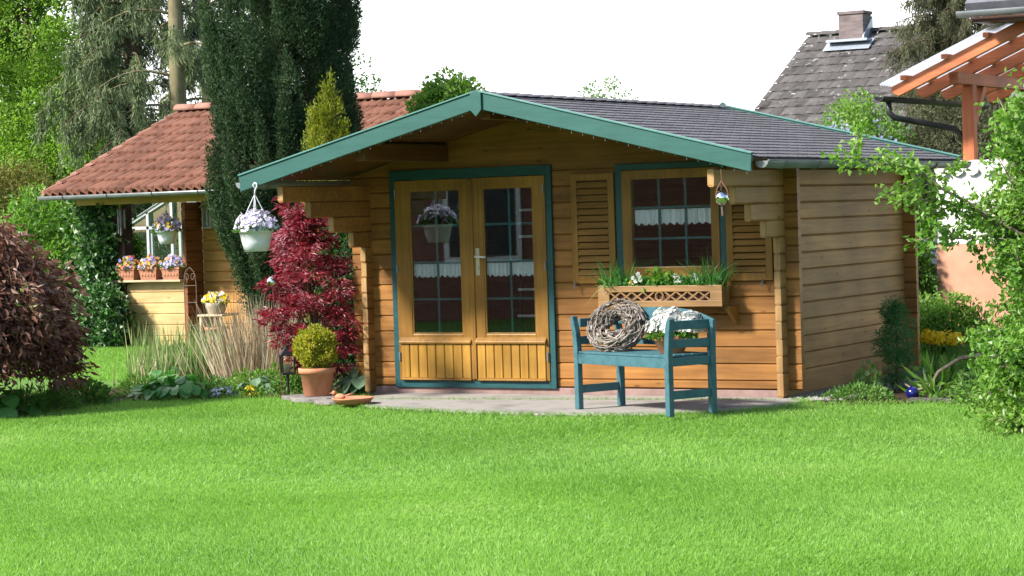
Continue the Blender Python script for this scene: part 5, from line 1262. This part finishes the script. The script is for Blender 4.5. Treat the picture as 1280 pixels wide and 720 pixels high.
def conifer(name, label, base, h, zlo, rad0, mat, n, drop, ln, bark='bark', r0=.18, droop=.25, nper=70, dirs=None, twigs=False, wid=.010):
    """trunk with whorled drooping boughs; sprays hang in curtains from each bough"""
    t = plant(name, label, 'tree', base); base = np.array(base, float); tr = MB(); cr = MB()
    tr.tube([base, base + [.05, 0, h * .4], base + [0, .04, h]], [r0, r0 * .75, .02], 9); P_ = []; A_ = []
    for i in range(n):
        f = (i + R.random()) / n; z = zlo + (h - zlo) * f ** 1.15; an = R.uniform(0, 2 * math.pi); ln_ = rad0 * (1 - .72 * f) * R.uniform(.5, 1.08)
        if dirs and R.random() < .75: an = R.gauss(dirs[0], dirs[1])
        a = base + [0, 0, z]; d = np.array([math.cos(an), math.sin(an), 0]); pts = [a + d * ln_ * u + np.array([0, 0, ln_ * (.16 * math.sin(u * 2.2) - droop * u * u)]) for u in np.linspace(0, 1, 7)]
        tr.tube(pts, [.030 * (1 - u * .85) * (r0 / .18) + .002 for u in np.linspace(0, 1, 7)], 5)
        for u in rng.uniform(.18, 1, int(nper * ln_ / rad0 * .5) + 4):
            k = min(int(u * 6), 5); q = pts[k] + (pts[k + 1] - pts[k]) * (u * 6 - k); side = np.array([-d[1], d[0], 0]) * R.gauss(0, .22) * ln_ * .6 * (1.1 - u) + d * R.uniform(-.05, .15); dl = drop * R.uniform(.3, 1.1); e_ = q + side + [0, 0, -dl]
            if twigs and R.random() < .5: tr.tube([q, (q + e_) / 2 + [0, 0, .04], e_], [.007, .005, .002], 3)
            m_ = 24; tt = rng.uniform(0, 1, (m_, 1)); P_.append(q + (e_ - q) * tt + rng.normal(size=(m_, 3)) * .035); A_.append(np.tile(_n(e_ - q), (m_, 1)) + rng.normal(size=(m_, 3)) * .45)
    P_ = np.concatenate(P_); A_ = np.concatenate(A_); leaves(cr, P_, A_, ln * rng.uniform(.6, 1.3, len(P_)), wid * rng.uniform(.7, 1.4, len(P_)), .1, .1)
    tr.build('trunk', M[bark], t, smooth=True); cr.build('crown', L[mat], t); return t
conifer('spruce', 'old grey green spruce with long drooping boughs above the shed roof', (-21.9, 18.2, 0), 11.5, 1.6, 2.2, 'spruce', 108, .85, .16, nper=88, wid=.026, r0=.2, droop=.35)
conifer('spruce', 'dark blue green spruce glimpsed behind the drooping spruce', (-22.2, 21.0, 0), 12, 3.0, 2.7, 'spruce_blue', 46, .35, .16, nper=60, wid=.03, r0=.16, droop=.2)
conifer('mossy_pine', 'bare mossy yellow green trunk rising behind the shed ridge', (-19.75, 16.9, 0), 12.5, 3.2, 1.7, 'spruce', 62, .6, .15, bark='bark_mossy', r0=.2, nper=40, twigs=True, wid=.022)
conifer('larch', 'sparse grey olive conifer with thin twigs behind the orange pergola', (-5.15, 18.8, 0), 9.5, .8, 1.6, 'larch', 270, .34, .10, nper=80, droop=.12, twigs=True, wid=.014, r0=.12)
conifer('larch', 'second olive conifer further right behind the pergola', (-3.9, 18.6, 0), 8.5, .6, 1.5, 'larch', 200, .32, .10, nper=70, droop=.12, twigs=True, wid=.016, r0=.12)
def bush(name, lab, c, r, mat, n, nl, ln, w, crad=.2, shell=.55, cat='shrub', group=None):
    t = plant(name, lab, cat, (c[0], c[1], 0), group); m = MB(); tr = MB(); C_, d = ellipsoid_pts(n, c, r, shell); C_ = C_[C_[:, 2] > .05]
    for q in C_[::max(1, n // 40)]: limb(tr, (c[0], c[1], 0), q, .02, .004, seg=4, k=5)
    clump(m, C_, crad, nl, ln, w); tr.build('stems', M['bark'], t); m.build('foliage', L[mat], t); return t
bush('leafy_bush', 'light green leafy bush rising behind the left roof slope of the cabin', (-6.5, 5.15, 2.12), (.60, .5, 1.10), 'fresh', 460, 60, .055, .040, .12, .8)
bush('gold_bush', 'rounded olive gold bush at the left edge above the copper maple', (-15.9, 8.2, 1.75), (1.05, .9, .85), 'goldbush', 240, 60, .06, .03, .18)
bush('pale_shrub', 'light green shrub between copper maple and shed eave', (-14.3, 6.9, 1.1), (.75, .6, 1.02), 'fresh', 220, 50, .075, .045, .18)
bush('pale_shrub', 'green shrub behind the copper maple next to the ivy post', (-13.5, 7.2, .9), (.5, .5, 1.0), 'midgreen', 150, 50, .075, .045, .16)
bush('dark_hedge_bush', 'dark green bush low behind the copper maple at the left edge', (-15.6, 6.6, .6), (.9, .7, .7), 'hedge', 160, 50, .07, .04, .18)
bush('darkening_bush', 'dark leafy bush added to darken the gap between maple and left cabin wall', (-5.25, 1.45, .9), (.5, .5, 1.0), 'hedge', 170, 46, .07, .035, .16)  # bush added to darken this gap and cover the gold conifer
bush('olive_bush', 'olive green twiggy bush below the larches behind the cabin roof', (-3.55, 13.9, 1.9), (.75, .5, 1.35), 'larch', 260, 60, .06, .022, .17)
bush('lilac_bush', 'light green bush with bluish blossom in front of the grey house roof', (-4.75, 13.4, 2.0), (.72, .7, 1.15), 'fresh', 200, 60, .06, .035, .18)
m = MB(); d, p = ball(160, .9); p = p * [.7, .65, .8] + [-4.7, 13.3, 2.1]; p = p[(d[:, 1] < .1) & (p[:, 2] < 2.75)]; o = None
flowers(m, np.repeat(p, 7, 0) + rng.normal(size=(len(p) * 7, 3)) * .05, np.tile([.3, -1, .3], (len(p) * 7, 1)), .025, 4, .1)
m.build('blossom', L['blue'], bpy.data.objects['lilac_bush'])
for i, (x, y, rr, h, lab) in enumerate(((-20.3, 18.0, 1.3, 1.6, 'dark hedge bush behind the greenhouse'), (-18.4, 17.0, 1.2, 1.3, 'dark hedge bush between greenhouse and cypress'), (-3.1, 16.2, 1.1, 1.6, 'dark hedge bush behind the left end of the white wall'), (-1.2, 16.0, 1.2, 1.7, 'dark hedge bush below the pergola roof'), (.6, 15.0, 1.2, 1.7, 'dark hedge bush right of the pergola post'), (-5.6, 15.2, 1.0, 1.2, 'dark hedge bush behind the cabin roof edge'))):
    bush('hedge_bush', lab, (x, y, h * .8), (rr, .8, h * .85), 'hedge', 200, 55, .08, .045, .22, group='dark hedge bushes in the distance')
broadleaf('distant_tree', 'tiny pale tree top showing above the cabin ridge', (-20.3, 35.4, 0), [((-20.3, 35.4, 4.2), (.9, .8, .75))], 'pale', 40, 26, .10, crad=.2, shell=.2, trunk_r=.06)
# a belt of far trees closes the view behind the gaps
for i, (x, y, h, lab) in enumerate(((-40, 34, 8, 'broad distant tree far behind the beech'), (-33, 38, 6, 'distant tree behind the drooping spruce'), (-4, 44, 4, 'distant tree behind the larches'), (6, 40, 4, 'distant tree beyond the patio house'))):
    broadleaf('far_tree', lab, (x, y, 0), [((x, y, h * .5), (3.2, 2.5, h * .42)), ((x + 2.5, y, h * .42), (2.4, 2.2, h * .36)), ((x - 2.4, y + .5, h * .4), (2.4, 2, h * .34))], 'midgreen', 120, 60, .28, crad=.8, group='far trees')

# ================================================================== GREY ROOFED HOUSE
hs_ = thing('grey_roofed_house', 'distant house with lichen spotted dark tiled roof and brick chimney', 'house', (-13.6, 38, 0))
HX0, HX1, HRY, HRZ, HS = -15.86, -11.6, 38.0, 5.92, .57
m = MB(); nc = 17; ch = 6.4 / nc; tw = .32
for i in range(nc):
    y1 = HRY - i * ch; y0 = HRY - (i + 1) * ch - .05
    x = HX0 - (tw / 2 if i % 2 else 0)
    while x < HX1:
        a, b_ = max(HX0, x + .004), min(HX1, x + tw - .004); x += tw
        if b_ - a < .02: continue
        za, zb = HRZ - (HRY - y1) * HS, HRZ - (HRY - y0) * HS; j = R.uniform(-.012, .012)
        V = [(a, y0 + j, zb + .045), (b_, y0 + j, zb + .045), (b_, y1, za + .01), (a, y1, za + .01), (a, y0 + j, zb + .0), (b_, y0 + j, zb + .0)]
        xm = (a + b_) / 2; m.add(V + [(xm, y0 + j, zb + .065), (xm, y1, za + .02)], [(0, 6, 7, 3), (6, 1, 2, 7), (4, 5, 1, 0)])
hr = m.build('roof', M['tile_dark'], hs_)
m = MB(); m.add([(HX0 + .05, HRY - 6.4, HRZ - 6.4 * HS - .06), (HX1, HRY - 6.4, HRZ - 6.4 * HS - .06), (HX1, HRY, HRZ - .06), (HX0 + .05, HRY, HRZ - .06), (HX1, HRY + 6.4, HRZ - 6.4 * HS - .06), (HX0 + .05, HRY + 6.4, HRZ - 6.4 * HS - .06)], [(0, 1, 2, 3), (3, 2, 4, 5)]); m.build('roof_deck', M['dark_post'], hr, solid=.06)
m = MB(); x = HX0
while x < HX1:
    pr = np.array([(x_, HRY + .14 * math.cos(a), HRZ + .02 + .09 * math.sin(a)) for x_ in (x, x + .42) for a in np.linspace(0, math.pi, 7)]); pr[:7, 2] += .015; m.add(pr, [(i, i + 1, 8 + i, 7 + i) for i in range(6)]); x += .40
m.build('ridge_tiles', M['tile_dark'], hr, solid=.02)
m = MB(); m.box(HX0 + .3, HX1 - .1, HRY - 6.0, HRY + 6.0, 0, 2.45); m.build('wall', M['render_white'], hs_)
m = MB(); m.extrude([(-6.0, 0), (6.0, 0), (0, 3.3)], (HX0 + .3, HRY, 2.45), (0, 1, 0), (0, 0, 1), (HX1 - HX0 - .4, 0, 0)); m.build('gable', M['render_white'], hs_)
cx, cy_ = -14.46, 37.75
m = MB(); m.box(cx - .33, cx + .33, cy_ - .28, cy_ + .28, 4.9, 6.38); m.box(cx - .36, cx + .36, cy_ - .31, cy_ + .31, 6.38, 6.46); ch_ = m.build('chimney', M['chimney_brick'], hr, bevel=.01)
m = MB(); m.box(cx - .55, cx + .55, cy_ - .62, cy_ - .285, 5.68, 5.74); m.add([(cx - .62, cy_ - .70, HRZ - (HRY - cy_ + .70) * HS + .09), (cx + .62, cy_ - .70, HRZ - (HRY - cy_ + .70) * HS + .09), (cx + .62, cy_ - .25, HRZ - (HRY - cy_ + .25) * HS + .11), (cx - .62, cy_ - .25, HRZ - (HRY - cy_ + .25) * HS + .11)], [(0, 1, 2, 3)])
m.extrude([(.30, 0), (-.38, -.25), (-.34, -.02), (.30, .5)], (cx + .335, cy_, 5.85), (0, 1, 0), (0, 0, 1), (.03, 0, 0)); m.build('flashing', M['lead'], ch_)
# ================================================================== PERGOLA ROOF, GARDEN WALL, HOUSE CORNER
pg = thing('patio_pergola', 'orange stained patio pergola with corrugated translucent roof behind the cabin', 'pergola', (-.98, 6.9, 0))
PS = .43
def pz(x): return 2.87 + (x + 1.29) * PS
for y in (5.8, 6.58, 7.36, 8.14, 8.92):
    m = MB(); m.extrude([(-1.33, pz(-1.33)), (-1.33, pz(-1.33) - .06), (-1.25, pz(-1.25) - .135), (.74, pz(.74) - .135), (.74, pz(.74))], (0, y - .04, 0), (1, 0, 0), (0, 0, 1), (0, .08, 0)); m.build('rafter', M['orange_rafter'], pg, bevel=.005)
for x in (-1.18, -.72, -.26, .20, .62):
    m = MB(); m.bar((x, 5.72, pz(x) + .026), (x, 9.0, pz(x) + .026), .06, .05); m.build('purlin', M['orange_timber'], pg)
m = MB(); ny_ = 360; ys = np.linspace(5.66, 9.1, ny_); ws = .016 * np.sin(ys * 2 * math.pi / .076)
m.grid(np.stack([np.stack([np.full(ny_, x), ys, pz(x) + .07 + ws], 1) for x in (-1.42, .76)], 0).reshape(-1, 3), 2, ny_); m.build('roof_sheet', M['corrugated'], pg, solid=.004)
PX = -.70
for y, z0_ in ((6.43, 1.97), (8.8, 0)):
    m = MB(); m.box(PX - .065, PX + .065, y - .06, y + .06, z0_, pz(PX) - .265); m.build('post', M['orange_post'], pg, bevel=.006)
m = MB(); m.box(PX - .05, PX + .05, 5.95, 9.0, pz(PX) - .263, pz(PX) - .138); m.build('beam', M['orange_timber'], pg, bevel=.005)
for s, y in ((1, 6.5), (-1, 8.74)):
    m = MB(); m.bar((PX, y, pz(PX) - .72), (PX, y + s * .38, pz(PX) - .265), .07, .08); m.build('brace', M['orange_timber'], pg)
m = MB(); xc, zc, r_ = -1.42, 2.755, .055; prof = [(xc + r_ * math.cos(a), zc + r_ * math.sin(a)) for a in np.linspace(math.pi, 2 * math.pi, 9)]
m.add([(x_, y, z_) for y in (5.62, 9.1) for x_, z_ in prof], [(i, 9 + i, 10 + i, i + 1) for i in range(8)]); gt2 = m.build('gutter', M['black_plastic'], pg, smooth=True, solid=.006)
m = MB(); m.tube([(-1.42, 5.9, 2.70), (-1.41, 5.9, 2.58), (-1.36, 5.92, 2.53), (-.86, 6.36, 2.40), (-.80, 6.40, 2.34), (-.80, 6.62, 2.2), (-.80, 6.62, 0)], .034, 9); m.build('downpipe', M['black_plastic'], pg, smooth=True)
t = thing('wall_lamp', 'white floodlight and camera fixture hanging below the pergola beam', 'lamp', (-.36, 7.3, 2.6))
ox, oy, oz = -.36, 7.25, 2.83
m = MB(); m.sphere((ox + .05, oy, oz + .02), .05, 14, 10); m.bar((ox - .11, oy - .02, oz - .05), (ox - .02, oy - .02, oz - .13), .08, .12); m.build('housing', M['fixture_white'], t, smooth=False, bevel=.006)
m = MB(); m.tube([(ox + .05, oy, oz), (ox + .10, oy, oz - .12), (ox + .04, oy, oz - .2), (ox - .06, oy, oz - .16)], .014, 6); m.tube([(ox + .05, oy, oz + .03), (ox + .12, oy + .05, oz + .10)], .014, 6); m.build('bracket', M['fixture_white'], t, smooth=True)
gw = thing('garden_wall', 'white rendered patio wall with orange base behind the cabin corner', 'wall', (-.5, 6.4, 0))
m = MB(); m.box(-1.05, -.22, 6.30, 6.54, 1.15, 1.99); m.build('upper_wall', M['render_white'], gw)
m = MB(); m.box(-1.062, -.208, 6.288, 6.552, 0, 1.148); m.build('wall_base', M['render_orange'], gw)
m = MB()
for i in range(5): m.tube([(-.97 + i * .168, 6.26, 1.965), (-.97 + i * .168, 6.57, 1.98)], .084, 9)
m.build('coping', M['render_white'], gw)
m = MB()
for i in range(4): m.box(-1.40, -1.12, 6.60, 6.63, .93 + i * .075, .99 + i * .075)
for x_ in (-1.40, -1.15): m.box(x_, x_ + .03, 6.631, 6.66, 0, 1.23)
tag(m.build('slatted_screen', M['red_box']), 'low blue grey slatted screen beside the garden wall', 'screen')
bush('wall_shrub', 'pale leafy shrub filling the foot of the white and orange wall', (-.75, 5.6, .28), (.55, .3, .32), 'fresh', 120, 40, .05, .03, .11)
bush('wall_shrub', 'narrow dark shrub between cabin back corner and the white wall', (-1.33, 6.2, .8), (.20, .2, 1.0), 'midgreen', 110, 44, .05, .03, .11)
bush('wall_shrub', 'leafy shrub right of the orange wall base under the pergola', (.25, 6.1, .8), (.45, .4, .95), 'hedge', 170, 50, .06, .035, .15)
nh = thing('neighbour_house', 'corner of a grey roofed house with zinc gutter at the top right', 'house', (3.0, 9.5, 0))
m = MB(); m.box(.76, 7.0, 5.9, 14, 0, 3.45); m.build('wall', M['render_white'], nh)
m = MB(); V = [(-.32, 5.30, 3.60), (8, 5.30, 3.60), (8, 9.8, 6.6), (-.32, 9.8, 6.6)]; m.add(V, [(0, 1, 2, 3)]); m.build('roof', M['grey_roofing'], nh, solid=.10)
m = MB(); yc, zc, r_ = 5.22, 3.555, .06; prof = [(yc + r_ * math.cos(a), zc + r_ * math.sin(a)) for a in np.linspace(math.pi, 2 * math.pi, 9)]
m.add([(x_, y, z_) for x_ in (-.38, 8) for y, z_ in prof], [(i, 9 + i, 10 + i, i + 1) for i in range(8)]); m.build('gutter', M['zinc'], nh, smooth=True, solid=.006)
m = MB(); m.box(-.28, 8, 5.36, 5.89, 3.45, 3.50); m.build('soffit', M['dark_post'], nh)

BHM = rotM(math.atan2(-.5, .866), (-8.6, -14.4, 0))
bh = thing('brick_house', 'dark brick house across the lawn mirrored in the cabin window panes', 'house', (-8.6, -14.4, 0))
m = MB(BHM); m.box(-9, 5.5, -7, 0, 0, 3.6); m.build('wall', M['brick_dark'], bh)
m = MB(BHM); m.extrude([(-7.6, 3.3), (-3.5, 6.2), (.6, 3.3), (.6, 3.45), (-3.5, 6.4), (-7.6, 3.45)], (-9.4, 0, 0), (0, 1, 0), (0, 0, 1), (15.3, 0, 0)); m.build('roof', M['tile_dark'], bh)
for x in (-6.5, -3.2, 1.2):
    m = MB(BHM); m.box(x, x + 1.2, .002, .05, .9, 2.2); wn = m.build('window', M['white_paint'], bh); m = MB(BHM); m.box(x + .08, x + 1.12, .051, .055, .98, 2.12); m.build('pane', M['black_plastic'], wn)
# ================================================================== LIGHT, SKY, CAMERA
EL = rad(38.5); sx, sy = .575, .818
w = bpy.data.worlds.new('World'); sc.world = w; w.use_nodes = True; nt = w.node_tree; l = nt.links
bg = nt.nodes['Background']; sky = N(nt, 'ShaderNodeTexSky'); sky.sky_type = 'NISHITA'; sky.sun_disc = False
sky.sun_elevation = EL; sky.sun_rotation = math.atan2(-sx, -sy) % (2 * math.pi); sky.air_density = 1.0; sky.dust_density = 1.0; sky.ozone_density = 1.0
# thin bright cloud veil over the blue
tc = N(nt, 'ShaderNodeTexCoord'); nz = N(nt, 'ShaderNodeTexNoise'); nz.inputs['Scale'].default_value = 3.2; nz.inputs['Detail'].default_value = 6
l.new(tc.outputs['Generated'], nz.inputs['Vector'])
mr = N(nt, 'ShaderNodeMapRange'); mr.inputs['From Min'].default_value = .3; mr.inputs['From Max'].default_value = .7; mr.inputs['To Min'].default_value = VEIL[0]; mr.inputs['To Max'].default_value = VEIL[1]
l.new(nz.outputs['Fac'], mr.inputs['Value'])
dp = N(nt, 'ShaderNodeVectorMath', operation='DOT_PRODUCT'); dp.inputs[1].default_value = (-.45, .80, -.10); l.new(tc.outputs['Generated'], dp.inputs[0])
m2 = N(nt, 'ShaderNodeMapRange'); m2.interpolation_type = 'SMOOTHSTEP'; m2.inputs['From Min'].default_value = .0; m2.inputs['From Max'].default_value = .62; l.new(dp.outputs['Value'], m2.inputs['Value'])
mm = N(nt, 'ShaderNodeMath', operation='MULTIPLY'); l.new(m2.outputs['Result'], mm.inputs[0]); l.new(mr.outputs['Result'], mm.inputs[1])
mx = N(nt, 'ShaderNodeMix', data_type='RGBA'); l.new(mm.outputs[0], mx.inputs[0]); l.new(sky.outputs[0], mx.inputs[6]); mx.inputs[7].default_value = c4(CLOUD)
l.new(mx.outputs[2], bg.inputs['Color']); bg.inputs['Strength'].default_value = .10
sd = bpy.data.lights.new('sun', 'SUN'); sd.energy = SUN; sd.angle = rad(7.0); sd.color = (1, .955, .88)
so = bpy.data.objects.new('sun', sd); COL.objects.link(so); so.location = (-20, -30, 30)
so.rotation_euler = Vector((sx * math.cos(EL), sy * math.cos(EL), -math.sin(EL))).to_track_quat('-Z', 'Y').to_euler()
cd = bpy.data.cameras.new('camera'); co = bpy.data.objects.new('camera', cd); COL.objects.link(co); sc.camera = co
yaw, pitch, roll = -0.52769, 0.03189, -0.03148
fwd = np.array([math.sin(yaw), math.cos(yaw), 0]); rgt = np.array([math.cos(yaw), -math.sin(yaw), 0]); upv = np.array([0, 0, 1.])
f2 = fwd * math.cos(pitch) - upv * math.sin(pitch); u2 = upv * math.cos(pitch) + fwd * math.sin(pitch)
r3 = rgt * math.cos(roll) + u2 * math.sin(roll); u3 = -rgt * math.sin(roll) + u2 * math.cos(roll)
co.matrix_world = Matrix(((r3[0], u3[0], -f2[0], 7.714), (r3[1], u3[1], -f2[1], -17.9419), (r3[2], u3[2], -f2[2], 1.6297), (0, 0, 0, 1)))
cd.sensor_width = 36; cd.lens = 36 * 2919.4 / 1280; cd.clip_end = 1500; cd.clip_start = .1
vs = sc.view_settings; sc.display_settings.display_device = 'sRGB'; vs.view_transform = 'Standard'; vs.look = 'None'; vs.exposure = EXPO; vs.gamma = 1; vs.use_curve_mapping = False
sc.cycles.max_bounces = 8; sc.cycles.transparent_max_bounces = 24; sc.cycles.diffuse_bounces = 4
